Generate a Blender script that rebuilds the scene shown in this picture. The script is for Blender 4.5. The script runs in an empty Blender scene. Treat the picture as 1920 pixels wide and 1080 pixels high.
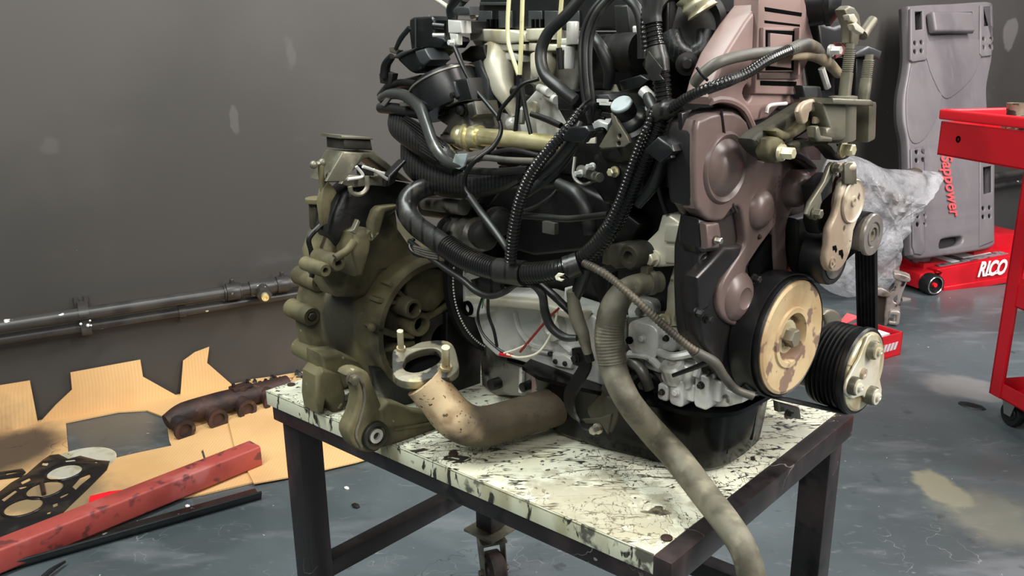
import bpy, bmesh, math, random
from mathutils import Vector as V, Matrix
random.seed(7)
SC = bpy.context.scene
COL = SC.collection
# ------------------------------------------------------------------ camera
FPX = 1550.0
PITCH, ROLL, CAMH = math.radians(15.85), math.radians(0.7), 1.17
CP = V((0, 0, CAMH))
FW_ = V((0, math.cos(PITCH), -math.sin(PITCH)))
U0_ = V((0, math.sin(PITCH), math.cos(PITCH)))
R0_ = V((1, 0, 0))
RT_ = R0_ * math.cos(ROLL) - U0_ * math.sin(ROLL)
UP_ = U0_ * math.cos(ROLL) + R0_ * math.sin(ROLL)
cd = bpy.data.cameras.new('camera')
cd.sensor_width = 36.0
cd.lens = 36.0 * FPX / 1920.0
cd.clip_start = 0.05
cam = bpy.data.objects.new('camera', cd)
COL.objects.link(cam)
m3 = Matrix((RT_, UP_, -FW_)).transposed()
cam.matrix_world = Matrix.Translation(CP) @ m3.to_4x4()
SC.camera = cam
# ------------------------------------------------------------------ world + lights
w = bpy.data.worlds.new('World'); SC.world = w; w.use_nodes = True
bg = w.node_tree.nodes['Background']
bg.inputs[0].default_value = (0.90, 0.94, 1.0, 1); bg.inputs[1].default_value = 0.13
def area(name, loc, target, sx, sy, power, col=(1, 1, 1)):
    l = bpy.data.lights.new(name, 'AREA'); l.shape = 'RECTANGLE'; l.size = sx; l.size_y = sy
    l.energy = power; l.color = col
    o = bpy.data.objects.new(name, l); COL.objects.link(o); o.location = loc
    d = (V(target) - V(loc)).normalized()
    o.rotation_euler = d.to_track_quat('-Z', 'Y').to_euler()
    return o
area('ceiling_or_fill_light', (2.3, -0.2, 2.7), (0.6, 1.2, 0.5), 0.25, 2.4, 95, (1.0, 0.95, 0.90))
area('ceiling_or_fill_light', (-0.9, 0.9, 2.9), (-0.3, 1.5, 0.3), 0.25, 2.6, 62, (0.95, 1.0, 0.96))
area('ceiling_or_fill_light', (3.0, 2.3, 2.9), (2.4, 3.2, 0.0), 0.25, 3.0, 105, (1.0, 0.965, 0.97))
area('ceiling_or_fill_light', (-0.5, -1.3, 2.7), (-0.2, 1.3, 0.6), 2.4, 0.25, 26, (1.0, 0.985, 0.95))  # front fill added behind the camera to brighten dark recesses
SC.view_settings.view_transform = 'Standard'
SC.view_settings.look = 'None'
SC.view_settings.gamma = 1.0
SC.view_settings.use_curve_mapping = False
SC.view_settings.exposure = 0.55
# ------------------------------------------------------------------ frames: turn a photo pixel into a place on a real plane
def ray(x, y):
    return FW_ * FPX + RT_ * (x - 960.0) - UP_ * (y - 540.0)
def proj(p):
    v = p - CP; z = v.dot(FW_)
    return 960 + FPX * v.dot(RT_) / z, 540 - FPX * v.dot(UP_) / z
def depth(p): return (p - CP).dot(FW_)
class Frame:
    def __init__(s, o, ax, ay, az): s.o, s.ax, s.ay, s.az = o, ax, ay, az
    def W(s, u, v, w=0): return s.o + s.ax * u + s.ay * v + s.az * w
    def P(s, x, y, w=0):
        d = ray(x, y); o = s.o + s.az * w
        return CP + d * ((o - CP).dot(s.az) / d.dot(s.az))
    def uv(s, x, y, w=0):
        q = s.P(x, y, w) - s.o
        return q.dot(s.ax), q.dot(s.ay)
    def mat(s, w=0):
        m = Matrix((s.ax, s.ay, s.az)).transposed().to_4x4()
        return Matrix.Translation(s.o + s.az * w) @ m
Z = V((0, 0, 1))
def pz(x, y, z=0.0):
    d = ray(x, y); return CP + d * ((z - CAMH) / d.z)
TZ = 0.62                                     # table top height
AZ = math.radians(138)
EX = V((math.sin(AZ), math.cos(AZ), 0))       # crank axis, out of the pulley end
SX = V((math.sin(AZ + math.pi/2), math.cos(AZ + math.pi/2), 0))   # out of the engine side
EO = CP + ray(1480, 632) * (1.04 / FPX)       # crank pulley centre
FE = Frame(EO, -SX, Z, EX)
FS = Frame(EO, EX, Z, SX)
FF = Frame(V((0, 0, 0)), V((1, 0, 0)), V((0, 1, 0)), Z)
WAZ = math.radians(62)
WD = V((math.sin(WAZ), math.cos(WAZ), 0)); WN = V((WD.y, -WD.x, 0))
FWL = Frame(V((-1.2065, 2.7714, 0)), WD, Z, WN)
TA, TB, TC = pz(498, 732, TZ), pz(1243, 1048, TZ), pz(1588, 773, TZ)
TD = TA + TC - TB
TL, TV = (TB - TA).normalized(), (TC - TB).normalized()
# ------------------------------------------------------------------ materials
def lin(c):
    r = []
    for k in c[:3]:
        k = k / 255.0
        r.append(k / 12.92 if k <= 0.04045 else ((k + 0.055) / 1.055) ** 2.4)
    return (*r, 1.0)
MATS = {}
def M(name, base, rough=0.5, metal=0.0, layers=(), bump=None, rvar=0.0, coat=0.0, spec=0.5, trans=0.0, alpha=1.0):
    m = bpy.data.materials.new(name); m.use_nodes = True
    nt = m.node_tree; N = nt.nodes; L = nt.links
    b = N['Principled BSDF']
    b.inputs['Roughness'].default_value = rough; b.inputs['Metallic'].default_value = metal
    b.inputs['Specular IOR Level'].default_value = spec
    b.inputs['Coat Weight'].default_value = coat
    b.inputs['Transmission Weight'].default_value = trans
    b.inputs['Alpha'].default_value = alpha
    tc = N.new('ShaderNodeTexCoord')
    def coord(sv, rot=None):
        mp = N.new('ShaderNodeMapping'); mp.inputs['Scale'].default_value = sv
        if rot: mp.inputs['Rotation'].default_value = rot
        L.new(tc.outputs['Object'], mp.inputs['Vector']); return mp.outputs[0]
    def noi(scale, sv=(1, 1, 1), detail=4.0, rot=None, dist=0.0, off=0.0):
        n = N.new('ShaderNodeTexNoise'); n.inputs['Scale'].default_value = scale
        n.inputs['Detail'].default_value = detail; n.inputs['Distortion'].default_value = dist
        v = coord(sv, rot)
        if off:
            a = N.new('ShaderNodeVectorMath'); a.inputs[1].default_value = (off, off * .7, off * 1.3)
            L.new(v, a.inputs[0]); v = a.outputs[0]
        L.new(v, n.inputs['Vector']); return n.outputs[0]
    def step(x, a, bb):
        mr = N.new('ShaderNodeMapRange'); mr.interpolation_type = 'SMOOTHSTEP'
        mr.inputs[1].default_value = a; mr.inputs[2].default_value = bb
        L.new(x, mr.inputs[0]); return mr.outputs[0]
    def mth(op, x, y=None, val=0.5):
        q = N.new('ShaderNodeMath'); q.operation = op; L.new(x, q.inputs[0])
        if y is not None: L.new(y, q.inputs[1])
        else: q.inputs[1].default_value = val
        return q.outputs[0]
    col = None
    rgb = N.new('ShaderNodeRGB'); rgb.outputs[0].default_value = lin(base); col = rgb.outputs[0]
    rough_out = None
    for i, ly in enumerate(layers):
        k = ly['k']; sv = ly.get('sv', (1, 1, 1)); rot = ly.get('rot')
        if k == 'n':       # blotches
            f = step(noi(ly['s'], sv, ly.get('d', 5.0), rot, ly.get('dist', 0), i * 3.7 + ly.get('off', 0)), ly['a'], ly['b'])
        elif k == 'l':     # thin scratch lines
            n = noi(ly['s'], sv, ly.get('d', 3.0), rot, ly.get('dist', 0.6), i * 5.1)
            f = mth('ABSOLUTE', mth('SUBTRACT', n, val=0.5))
            f = step(f, ly['w'], ly['w'] * 0.4)
            f = mth('MULTIPLY', f, step(noi(ly.get('ms', ly['s'] * .4), (1, 1, 1), 4.0, None, 0, i * 9.3), ly['a'], ly['b']))
        elif k == 'w':     # stripes
            wv = N.new('ShaderNodeTexWave'); wv.inputs['Scale'].default_value = ly['s']
            wv.inputs['Distortion'].default_value = ly.get('dist', 0.3); wv.bands_direction = ly.get('dir', 'X')
            L.new(coord(sv, rot), wv.inputs['Vector']); f = step(wv.outputs[1], ly['a'], ly['b'])
        elif k == 'p':     # a stain with a place of its own on the surface
            g = N.new('ShaderNodeVectorMath'); g.operation = 'SUBTRACT'; g.inputs[1].default_value = ly['at']
            L.new(tc.outputs['Object'], g.inputs[0])
            sc = N.new('ShaderNodeVectorMath'); sc.operation = 'MULTIPLY'; sc.inputs[1].default_value = ly['inv']
            L.new(g.outputs[0], sc.inputs[0])
            ln = N.new('ShaderNodeVectorMath'); ln.operation = 'LENGTH'; L.new(sc.outputs[0], ln.inputs[0])
            nz = mth('MULTIPLY', noi(ly['s'], sv, 5.0, rot, 0, i * 2.2), val=ly.get('amp', 0.8))
            f = step(mth('ADD', ln.outputs[1], nz), ly['a'], ly['b'])
        if ly.get('op', 1.0) != 1.0: f = mth('MULTIPLY', f, val=ly['op'])
        mx = N.new('ShaderNodeMix'); mx.data_type = 'RGBA'
        L.new(f, mx.inputs[0]); L.new(col, mx.inputs[6]); mx.inputs[7].default_value = lin(ly['c']); col = mx.outputs[2]
        if 'r' in ly:
            rm = N.new('ShaderNodeMix'); rm.data_type = 'FLOAT'
            L.new(f, rm.inputs[0])
            if rough_out is None: rm.inputs[2].default_value = rough
            else: L.new(rough_out, rm.inputs[2])
            rm.inputs[3].default_value = ly['r']; rough_out = rm.outputs[0]
    L.new(col, b.inputs['Base Color'])
    if rough_out is not None: L.new(rough_out, b.inputs['Roughness'])
    elif rvar:
        mr = N.new('ShaderNodeMapRange'); mr.inputs[1].default_value = .3; mr.inputs[2].default_value = .7
        mr.inputs[3].default_value = max(0.02, rough - rvar); mr.inputs[4].default_value = rough + rvar
        L.new(noi(18, (1, 1, 1), 4.0, None, 0, 20), mr.inputs[0]); L.new(mr.outputs[0], b.inputs['Roughness'])
    if bump:
        bp = N.new('ShaderNodeBump'); bp.inputs['Strength'].default_value = bump[1]; bp.inputs['Distance'].default_value = bump[2] if len(bump) > 2 else 0.002
        L.new(noi(bump[0], bump[3] if len(bump) > 3 else (1, 1, 1), 4.0), bp.inputs['Height']); L.new(bp.outputs[0], b.inputs['Normal'])
    MATS[name] = m
    return m
# ------------------------------------------------------------------ mesh building
class G:
    def __init__(s): s.v = []; s.f = []
    def add(s, vs, fs):
        o = len(s.v); s.v += [V(p) for p in vs]; s.f += [tuple(i + o for i in q) for q in fs]; return s
    def prism(s, pts, vec):
        n = len(pts); vec = V(vec)
        return s.add(list(pts) + [p + vec for p in pts],
                     [tuple(range(n)), tuple(range(2 * n - 1, n - 1, -1))] + [(i, (i + 1) % n, n + (i + 1) % n, n + i) for i in range(n)])
    def loft(s, rings, cap=True):
        n = len(rings[0]); vs = [p for r in rings for p in r]; fs = []
        for k in range(len(rings) - 1):
            for i in range(n):
                j = (i + 1) % n; fs.append((k*n+i, k*n+j, (k+1)*n+j, (k+1)*n+i))
        if cap: fs += [tuple(range(n - 1, -1, -1)), tuple(range((len(rings)-1)*n, len(rings)*n))]
        return s.add(vs, fs)
    def box(s, c, a, b, d):      # half vectors
        c = V(c); q = [c - a - b - d, c + a - b - d, c + a + b - d, c - a + b - d]
        return s.prism(q, d * 2)
    def abox(s, x0, x1, y0, y1, z0, z1, fr=None):
        fr = fr or FF
        q = [fr.W(x0, y0, z0), fr.W(x1, y0, z0), fr.W(x1, y1, z0), fr.W(x0, y1, z0)]
        return s.prism(q, fr.az * (z1 - z0))
    def bar(s, p, q, wd, ht, up=Z):
        d = (q - p).normalized(); sd = d.cross(up).normalized(); u = sd.cross(d)
        r = [p + sd*wd/2 + u*ht/2, p - sd*wd/2 + u*ht/2, p - sd*wd/2 - u*ht/2, p + sd*wd/2 - u*ht/2]
        return s.prism(r, q - p)
    def lathe(s, c, axis, prof, n=32, sx=1.0):   # prof: (radius, height along axis)
        axis = V(axis).normalized(); t = axis.orthogonal().normalized()
        if abs(axis.z) < .9: t = Z.cross(axis).normalized()
        b = axis.cross(t)
        vs = []; fs = []; idx = []
        for r, h in prof:
            if r <= 1e-6: vs.append(c + axis * h); idx.append((len(vs) - 1,))
            else:
                st = len(vs)
                for i in range(n):
                    a = 2 * math.pi * i / n
                    vs.append(c + axis * h + (t * math.cos(a) * sx + b * math.sin(a)) * r)
                idx.append(tuple(range(st, st + n)))
        for k in range(len(idx) - 1):
            A, B = idx[k], idx[k + 1]
            if len(A) == 1 and len(B) == 1: continue
            for i in range(n):
                j = (i + 1) % n
                if len(A) == 1: fs.append((A[0], B[j], B[i]))
                elif len(B) == 1: fs.append((A[i], A[j], B[0]))
                else: fs.append((A[i], A[j], B[j], B[i]))
        return s.add(vs, fs)
    def cyl(s, p, q, r, n=20, r2=None):
        L_ = (q - p).length; r2 = r if r2 is None else r2
        return s.lathe(p, q - p, [(0, 0), (r, 0), (r2, L_), (0, L_)], n)
    def ball(s, c, r, n=16, ax=Z, sq=1.0):
        return s.lathe(c, ax, [(r * math.sin(math.pi * k / 8), -r * sq * math.cos(math.pi * k / 8)) for k in range(9)], n)
    def hexa(s, c, ax, r, h):
        s.lathe(c, ax, [(0, 0), (r * 1.32, 0), (r * 1.32, h * .22), (0, h * .22)], 18)
        return s.lathe(c, ax, [(0, h * .2), (r, h * .2), (r, h * .9), (r * .8, h), (0, h)], 6)
    def tube(s, pts, r, n=12, rib=None, samp=None, flat=1.0, closed=False):
        P_, R_ = spline(pts, r, samp)
        if rib:
            pitch, amp = rib
            P_, R_ = resample(P_, R_, pitch / 4.0)
            pat = [1.0, 1.0, 1.0 - amp, 1.0 - amp]
            R_ = [q * pat[i % 4] for i, q in enumerate(R_)]
        vs = []; fs = []; nrm = None; m = len(P_)
        for i, p in enumerate(P_):
            t = (P_[min(i + 1, m - 1)] - P_[max(i - 1, 0)]).normalized()
            if nrm is None:
                nrm = t.cross(Z)
                if nrm.length < 1e-3: nrm = t.cross(V((1, 0, 0)))
                nrm.normalize()
            nrm = (nrm - t * nrm.dot(t)).normalized(); bn = t.cross(nrm)
            for k in range(n):
                a = 2 * math.pi * k / n
                vs.append(p + (nrm * math.cos(a) + bn * math.sin(a) * flat) * R_[i])
        for i in range(m - 1):
            for k in range(n):
                j = (k + 1) % n; fs.append((i*n+k, i*n+j, (i+1)*n+j, (i+1)*n+k))
        fs += [tuple(range(n - 1, -1, -1)), tuple(range((m-1)*n, m*n))]
        return s.add(vs, fs)
    def strip(s, pts, nrm, wd, th):      # flat strap along a path; nrm: width direction
        P_, _ = spline(pts, 1.0, 8); vs = []; m = len(P_); fs = []
        nrm = V(nrm).normalized()
        for i, p in enumerate(P_):
            t = (P_[min(i + 1, m - 1)] - P_[max(i - 1, 0)]).normalized()
            wv = (nrm - t * nrm.dot(t)).normalized(); q = t.cross(wv)
            vs += [p + wv*wd/2 + q*th/2, p - wv*wd/2 + q*th/2, p - wv*wd/2 - q*th/2, p + wv*wd/2 - q*th/2]
        for i in range(m - 1):
            for k in range(4):
                j = (k + 1) % 4; fs.append((i*4+k, i*4+j, (i+1)*4+j, (i+1)*4+k))
        fs += [(3, 2, 1, 0), tuple(range((m-1)*4, m*4))]
        return s.add(vs, fs)
def spline(pts, r, samp=None):
    pts = [V(p) for p in pts]; n = len(pts)
    rs = list(r) if isinstance(r, (list, tuple)) else [r] * n
    if n < 3: return pts, rs
    samp = samp or 8; P_ = []; R_ = []
    for i in range(n - 1):
        p0 = pts[i - 1] if i else pts[0] * 2 - pts[1]
        p1, p2 = pts[i], pts[i + 1]
        p3 = pts[i + 2] if i + 2 < n else pts[-1] * 2 - pts[-2]
        for k in range(samp):
            t = k / samp
            P_.append(0.5 * ((2*p1) + (p2 - p0)*t + (2*p0 - 5*p1 + 4*p2 - p3)*t*t + (3*p1 - p0 - 3*p2 + p3)*t**3))
            R_.append(rs[i] * (1 - t) + rs[i + 1] * t)
    P_.append(pts[-1]); R_.append(rs[-1])
    return P_, R_
def resample(P_, R_, st):
    d = [0.0]
    for a, b in zip(P_, P_[1:]): d.append(d[-1] + (b - a).length)
    n = max(4, int(d[-1] / st)); o = []; q = []; k = 0
    for i in range(n + 1):
        x = d[-1] * i / n
        while k < len(d) - 2 and d[k + 1] < x: k += 1
        t = (x - d[k]) / max(1e-9, d[k + 1] - d[k])
        o.append(P_[k].lerp(P_[k + 1], t)); q.append(R_[k] * (1 - t) + R_[k + 1] * t)
    return o, q
def plate(loops, th, bev=0.0, fr=None, w=0.0, res=2):
    """filled outline (first loop) with holes; lies in frame fr between w-th and w; rounded edges"""
    cu = bpy.data.curves.new('tmp', 'CURVE'); cu.dimensions = '2D'; cu.fill_mode = 'BOTH'
    cu.extrude = max(1e-5, th / 2 - bev); cu.bevel_depth = bev; cu.bevel_resolution = res
    if bev: cu.offset = -bev
    for lp in loops:
        sp = cu.splines.new('POLY'); sp.points.add(len(lp) - 1); sp.use_cyclic_u = True
        for i, q in enumerate(lp): sp.points[i].co = (q[0], q[1], 0, 1)
    ob = bpy.data.objects.new('tmp', cu)
    me = bpy.data.meshes.new_from_object(ob)
    bpy.data.objects.remove(ob); bpy.data.curves.remove(cu)
    g = G(); mt = (fr.mat(w - th / 2) if fr else Matrix.Identity(4))
    g.v = [mt @ v.co for v in me.vertices]; g.f = [tuple(p.vertices) for p in me.polygons]
    bpy.data.meshes.remove(me)
    return g
def text(s, size, fr, w, u, v, th=0.001, shear=0.0, rot=0.0, bold=0.0, xs=1.0, align='CENTER'):
    cu = bpy.data.curves.new('tmp', 'FONT'); cu.body = s; cu.size = size; cu.extrude = th / 2; cu.shear = shear
    cu.align_x = align; cu.align_y = 'CENTER'; cu.offset = bold
    ob = bpy.data.objects.new('tmp', cu); me = bpy.data.meshes.new_from_object(ob)
    bpy.data.objects.remove(ob); bpy.data.curves.remove(cu)
    mt = fr.mat(w) @ Matrix.Translation((u, v, 0)) @ Matrix.Rotation(rot, 4, 'Z') @ Matrix.Diagonal((xs, 1, 1, 1))
    g = G(); g.v = [mt @ q.co for q in me.vertices]; g.f = [tuple(p.vertices) for p in me.polygons]
    bpy.data.meshes.remove(me); return g
def circ(u, v, ru, rv=None, n=28, a0=0.0):
    rv = ru if rv is None else rv
    return [(u + ru * math.cos(a0 + 2*math.pi*i/n), v + rv * math.sin(a0 + 2*math.pi*i/n)) for i in range(n)]
def rrect(u0, v0, u1, v1, r, n=5):
    o = []
    for cx, cy, a in ((u1-r, v1-r, 0), (u0+r, v1-r, 90), (u0+r, v0+r, 180), (u1-r, v0+r, 270)):
        for k in range(n + 1):
            t = math.radians(a + 90 * k / n); o.append((cx + r*math.cos(t), cy + r*math.sin(t)))
    return o
def smooth_loop(pts, samp=4):
    n = len(pts); o = []
    for i in range(n):
        p0, p1, p2, p3 = [V((*pts[(i + k) % n][:2], 0)) for k in (-1, 0, 1, 2)]
        for k in range(samp):
            t = k / samp
            q = 0.5 * ((2*p1) + (p2 - p0)*t + (2*p0 - 5*p1 + 4*p2 - p3)*t*t + (3*p1 - p0 - 3*p2 + p3)*t**3)
            o.append((q.x, q.y))
    return o
def obj(name, g, mat, parent=None, bev=0.0, ang=38, seg=2, loc=None, label=None, kind=None):
    me = bpy.data.meshes.new(name)
    me.from_pydata([tuple(v) for v in g.v], [], g.f)
    bm = bmesh.new(); bm.from_mesh(me)
    bmesh.ops.remove_doubles(bm, verts=bm.verts, dist=1e-6)
    bmesh.ops.recalc_face_normals(bm, faces=bm.faces)
    if bev:
        es = [e for e in bm.edges if len(e.link_faces) == 2 and e.calc_face_angle(0) > math.radians(30)]
        bmesh.ops.bevel(bm, geom=es, offset=bev, segments=seg, profile=0.6, affect='EDGES', clamp_overlap=True)
    bm.to_mesh(me); bm.free()
    me.materials.append(mat if not isinstance(mat, str) else MATS[mat])
    for p in me.polygons: p.use_smooth = True
    me.set_sharp_from_angle(angle=math.radians(ang))
    o = bpy.data.objects.new(name, me); COL.objects.link(o)
    if loc is not None and parent is None:
        me.transform(Matrix.Translation(-V(loc))); o.location = loc
    if parent is not None:
        off = parent_world(parent)
        o.parent = parent; o.matrix_parent_inverse = Matrix.Translation(-off)      # meshes are built in place
    if label: o['label'] = label
    if kind: o['kind'] = kind
    return o
def parent_world(p):      # parts are meshes built in place, so only the thing's own empty is offset
    return V(p.location) if p.parent is None else V((0, 0, 0))
def tag(o, label, cat, group=None):
    o['label'] = label; o['category'] = cat
    if group: o['group'] = group
    return o
def thing(name, label, cat, loc, group=None):
    o = bpy.data.objects.new(name, None); o.empty_display_size = 0.05; COL.objects.link(o); o.location = V(loc)
    return tag(o, label, cat, group)
def copy_of(o, parent, delta):
    c = o.copy(); COL.objects.link(c); c.parent = parent; c.location = o.location + V(delta); return c
def mid(ps):
    q = V((0, 0, 0))
    for p in ps: q = q + p
    return q / len(ps)
# ------------------------------------------------------------------ materials
stainA, stainB, stainC = pz(1765, 918), pz(1850, 965), pz(1800, 725)
M('floor_paint', (88, 97, 100), 0.30, 0, [
    dict(k='n', c=(70, 78, 80), s=1.3, a=.42, b=.62), dict(k='n', c=(120, 124, 128), s=4, sv=(1, 2.4, 1), a=.54, b=.74, op=.5, r=.45),
    dict(k='n', c=(112, 118, 120), s=16, sv=(1, 3, 1), dist=1.2, a=.60, b=.70, op=.4), dict(k='l', c=(146, 150, 150), s=9, w=.004, a=.58, b=.66, op=.5, dist=.2), dict(k='l', c=(46, 51, 53), s=7, w=.005, a=.55, b=.66, op=.5, dist=.2),
    dict(k='n', c=(50, 55, 57), s=14, a=.64, b=.74, op=.6), dict(k='n', c=(205, 208, 204), s=70, d=2, a=.77, b=.79),
    dict(k='p', c=(158, 152, 124), at=tuple(stainA), inv=(14, 8, 1), s=20, amp=1.0, a=1.5, b=1.1, op=.6, r=.6),
    dict(k='p', c=(132, 132, 116), at=tuple(stainB), inv=(7, 6, 1), s=9, amp=1.2, a=1.7, b=1.1, op=.5),
    dict(k='p', c=(156, 152, 146), at=tuple(stainC), inv=(6, 7, 1), s=9, amp=1.2, a=1.6, b=1.1, op=.5)], bump=(9, .12))
M('wall_paint', (76, 73, 70), 0.46, 0, [
    dict(k='n', c=(64, 62, 59), s=.9, a=.4, b=.65), dict(k='n', c=(86, 83, 81), s=2.6, sv=(1, 1, 2), a=.62, b=.75, op=.4),
    dict(k='n', c=(140, 136, 130), s=5.5, sv=(2.5, 2.5, .7), a=.735, b=.76, op=.5), dict(k='l', c=(160, 158, 152), s=1.7, w=.0016, a=.6, b=.66, op=.6),
    dict(k='n', c=(196, 194, 188), s=34, d=2, a=.8, b=.82),
    dict(k='p', c=(150, 146, 144), at=tuple(FWL.P(1893, 66)), inv=(14, 14, 9), s=9, amp=.9, a=1.4, b=1.2, op=.35), dict(k='p', c=(128, 124, 120), at=tuple(FWL.P(440, 226)), inv=(50, 50, 16), s=30, amp=1.0, a=1.4, b=1.1, op=.2),
    dict(k='p', c=(124, 120, 116), at=tuple(FWL.P(545, 95)), inv=(30, 30, 11), s=12, amp=1.6, a=1.5, b=1.2, op=.16), dict(k='p', c=(120, 117, 113), at=tuple(FWL.P(92, 270)), inv=(22, 22, 20), s=16, amp=1.4, a=1.5, b=1.1, op=.15)], bump=(4, .15))
M('pipe_paint', (62, 60, 58), 0.38, 0, [dict(k='n', c=(44, 43, 42), s=9, a=.45, b=.65),
    dict(k='n', c=(222, 220, 214), s=21, sv=(1, 1, 2), d=3, a=.70, b=.72)])
M('cardboard', (220, 178, 122), 0.85, 0, [dict(k='w', c=(204, 162, 110), s=34, sv=(1, .45, 0), dir='X', a=.45, b=.95, op=.5, dist=.6),
    dict(k='n', c=(196, 150, 98), s=3, a=.45, b=.7, op=.6), dict(k='n', c=(70, 58, 44), s=9, a=.68, b=.74, op=.9),
    dict(k='l', c=(110, 86, 58), s=7, w=.006, a=.55, b=.66),
    dict(k='p', c=(58, 48, 42), at=tuple(pz(15, 850)), inv=(5.5, 5, 1), s=7, amp=.9, a=1.6, b=1.0, op=.92),
    dict(k='p', c=(104, 96, 76), at=tuple(pz(110, 935)), inv=(4.5, 6, 1), s=9, amp=1.1, a=1.55, b=1.0, op=.75)], bump=(60, .25, .001))
M('table_paint', (212, 213, 192), 0.40, 0, [
    dict(k='n', c=(190, 186, 156), s=6, a=.46, b=.7, op=.8), dict(k='n', c=(188, 170, 140), s=13, a=.56, b=.74, op=.35), dict(k='n', c=(150, 148, 130), s=30, a=.52, b=.72, op=.5),
    dict(k='l', c=(40, 39, 34), s=7, sv=(1, 5, 1), rot=(0, 0, .5), w=.012, a=.44, b=.52, ms=7, dist=.4, d=4), dict(k='l', c=(46, 44, 38), s=7, sv=(1, 5, 1), rot=(0, 0, -.75), w=.012, a=.46, b=.54, ms=8, dist=.4, d=4),
    dict(k='l', c=(44, 42, 36), s=9, sv=(1, 4, 1), rot=(0, 0, 1.5), w=.011, a=.47, b=.55, ms=9, dist=.4, d=4), dict(k='l', c=(70, 66, 56), s=40, sv=(2, 1, 1), w=.014, a=.48, b=.58, ms=9, dist=.3),
    dict(k='n', c=(46, 44, 38), s=26, sv=(1, 1.6, 1), dist=.8, d=8, a=.64, b=.665), dict(k='n', c=(62, 60, 52), s=80, a=.64, b=.67),
    dict(k='p', c=(138, 128, 104), at=tuple(pz(1110, 965, TZ)), inv=(6, 6, 3), s=46, amp=1.8, a=1.65, b=1.3, op=.55)], bump=(30, .15, .001))
M('table_lip_paint', (206, 208, 182), 0.45, 0, [
    dict(k='n', c=(160, 156, 120), s=14, sv=(1, 1, .35), a=.48, b=.66, op=.9), dict(k='n', c=(46, 45, 36), s=56, sv=(1, 1, .35), dist=.8, a=.57, b=.62),
    dict(k='n', c=(88, 88, 78), s=15, a=.58, b=.62)], bump=(40, .2, .001))
M('frame_steel', (36, 32, 33), 0.34, .15, [dict(k='n', c=(68, 57, 56), s=9, sv=(1, 1, .5), a=.52, b=.7), dict(k='n', c=(20, 18, 18), s=20, a=.55, b=.68),
    dict(k='l', c=(150, 140, 132), s=13, w=.005, a=.58, b=.66)], bump=(40, .15, .001))
M('bolt_dark', (66, 52, 46), .5, .5)
M('olive_cast', (104, 98, 70), 0.72, .1, [dict(k='n', c=(70, 65, 44), s=14, a=.42, b=.62), dict(k='n', c=(140, 132, 100), s=9, a=.58, b=.78, op=.5),
    dict(k='n', c=(38, 36, 28), s=7, a=.60, b=.72, op=.8), dict(k='n', c=(172, 168, 140), s=60, d=2, a=.72, b=.76, op=.6),
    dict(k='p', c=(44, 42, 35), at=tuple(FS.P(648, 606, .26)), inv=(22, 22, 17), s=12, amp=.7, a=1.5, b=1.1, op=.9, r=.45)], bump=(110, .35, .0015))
M('olive_dark', (62, 59, 46), 0.62, .1, [dict(k='n', c=(34, 33, 27), s=11, a=.42, b=.62), dict(k='n', c=(104, 98, 76), s=18, a=.62, b=.76, op=.6)], bump=(90, .35, .0015))
M('grease_black', (24, 24, 22), 0.42, 0, [dict(k='n', c=(46, 44, 36), s=16, a=.5, b=.7), dict(k='n', c=(10, 10, 10), s=8, a=.5, b=.65)], bump=(35, .5, .004))
M('grey_cast', (120, 117, 102), 0.44, .5, [dict(k='n', c=(86, 83, 68), s=14, a=.45, b=.65), dict(k='n', c=(176, 172, 152), s=22, a=.58, b=.74, op=.6), dict(k='n', c=(40, 38, 32), s=24, a=.66, b=.74)], bump=(80, .3, .001))
M('alu', (220, 220, 214), 0.30, .25, [dict(k='n', c=(168, 167, 158), s=16, a=.46, b=.68), dict(k='n', c=(66, 64, 58), s=30, a=.64, b=.71, op=.85), dict(k='n', c=(140, 128, 98), s=9, a=.62, b=.76, op=.4)], bump=(90, .2, .001))
M('alu_cream', (216, 212, 192), 0.38, .3, [dict(k='n', c=(186, 178, 146), s=15, a=.48, b=.68), dict(k='n', c=(70, 64, 50), s=30, a=.65, b=.72)], bump=(90, .2, .001))
M('alu_dark', (128, 126, 118), 0.36, .5, [dict(k='n', c=(70, 68, 62), s=18, a=.45, b=.65), dict(k='n', c=(30, 29, 27), s=22, a=.6, b=.7)], bump=(70, .25, .001))
M('steel_bright', (196, 192, 182), 0.28, .9, [dict(k='n', c=(120, 112, 96), s=40, a=.5, b=.7)])
M('iron', (40, 39, 37), 0.5, .35, [dict(k='n', c=(22, 22, 22), s=17, a=.45, b=.62), dict(k='n', c=(84, 80, 72), s=28, a=.64, b=.74, op=.6)], bump=(60, .35, .0015))
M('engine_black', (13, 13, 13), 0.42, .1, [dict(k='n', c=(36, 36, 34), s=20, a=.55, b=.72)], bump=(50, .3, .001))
M('black_plastic', (21, 22, 23), 0.33, 0, [dict(k='n', c=(46, 47, 46), s=20, a=.55, b=.75, op=.6)], rvar=.08)
M('grey_plastic', (54, 57, 58), 0.4, 0, [dict(k='n', c=(48, 51, 52), s=14, a=.5, b=.7)])
M('rubber', (30, 31, 30), 0.42, 0, [dict(k='n', c=(58, 58, 54), s=24, a=.55, b=.72, op=.7)], bump=(70, .15, .001))
M('conduit', (28, 28, 27), 0.24, 0, [dict(k='n', c=(62, 58, 50), s=22, a=.6, b=.74, op=.6)])
M('conduit_brown', (92, 84, 70), 0.5, 0, [dict(k='n', c=(56, 50, 42), s=24, a=.48, b=.66)])
M('tape', (38, 38, 36), 0.34, 0, [dict(k='n', c=(66, 64, 56), s=26, a=.55, b=.72, op=.8), dict(k='w', c=(16, 16, 16), s=16, sv=(1, 1, .4), a=.86, b=.97, dist=2)], bump=(60, .4, .002))
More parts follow.
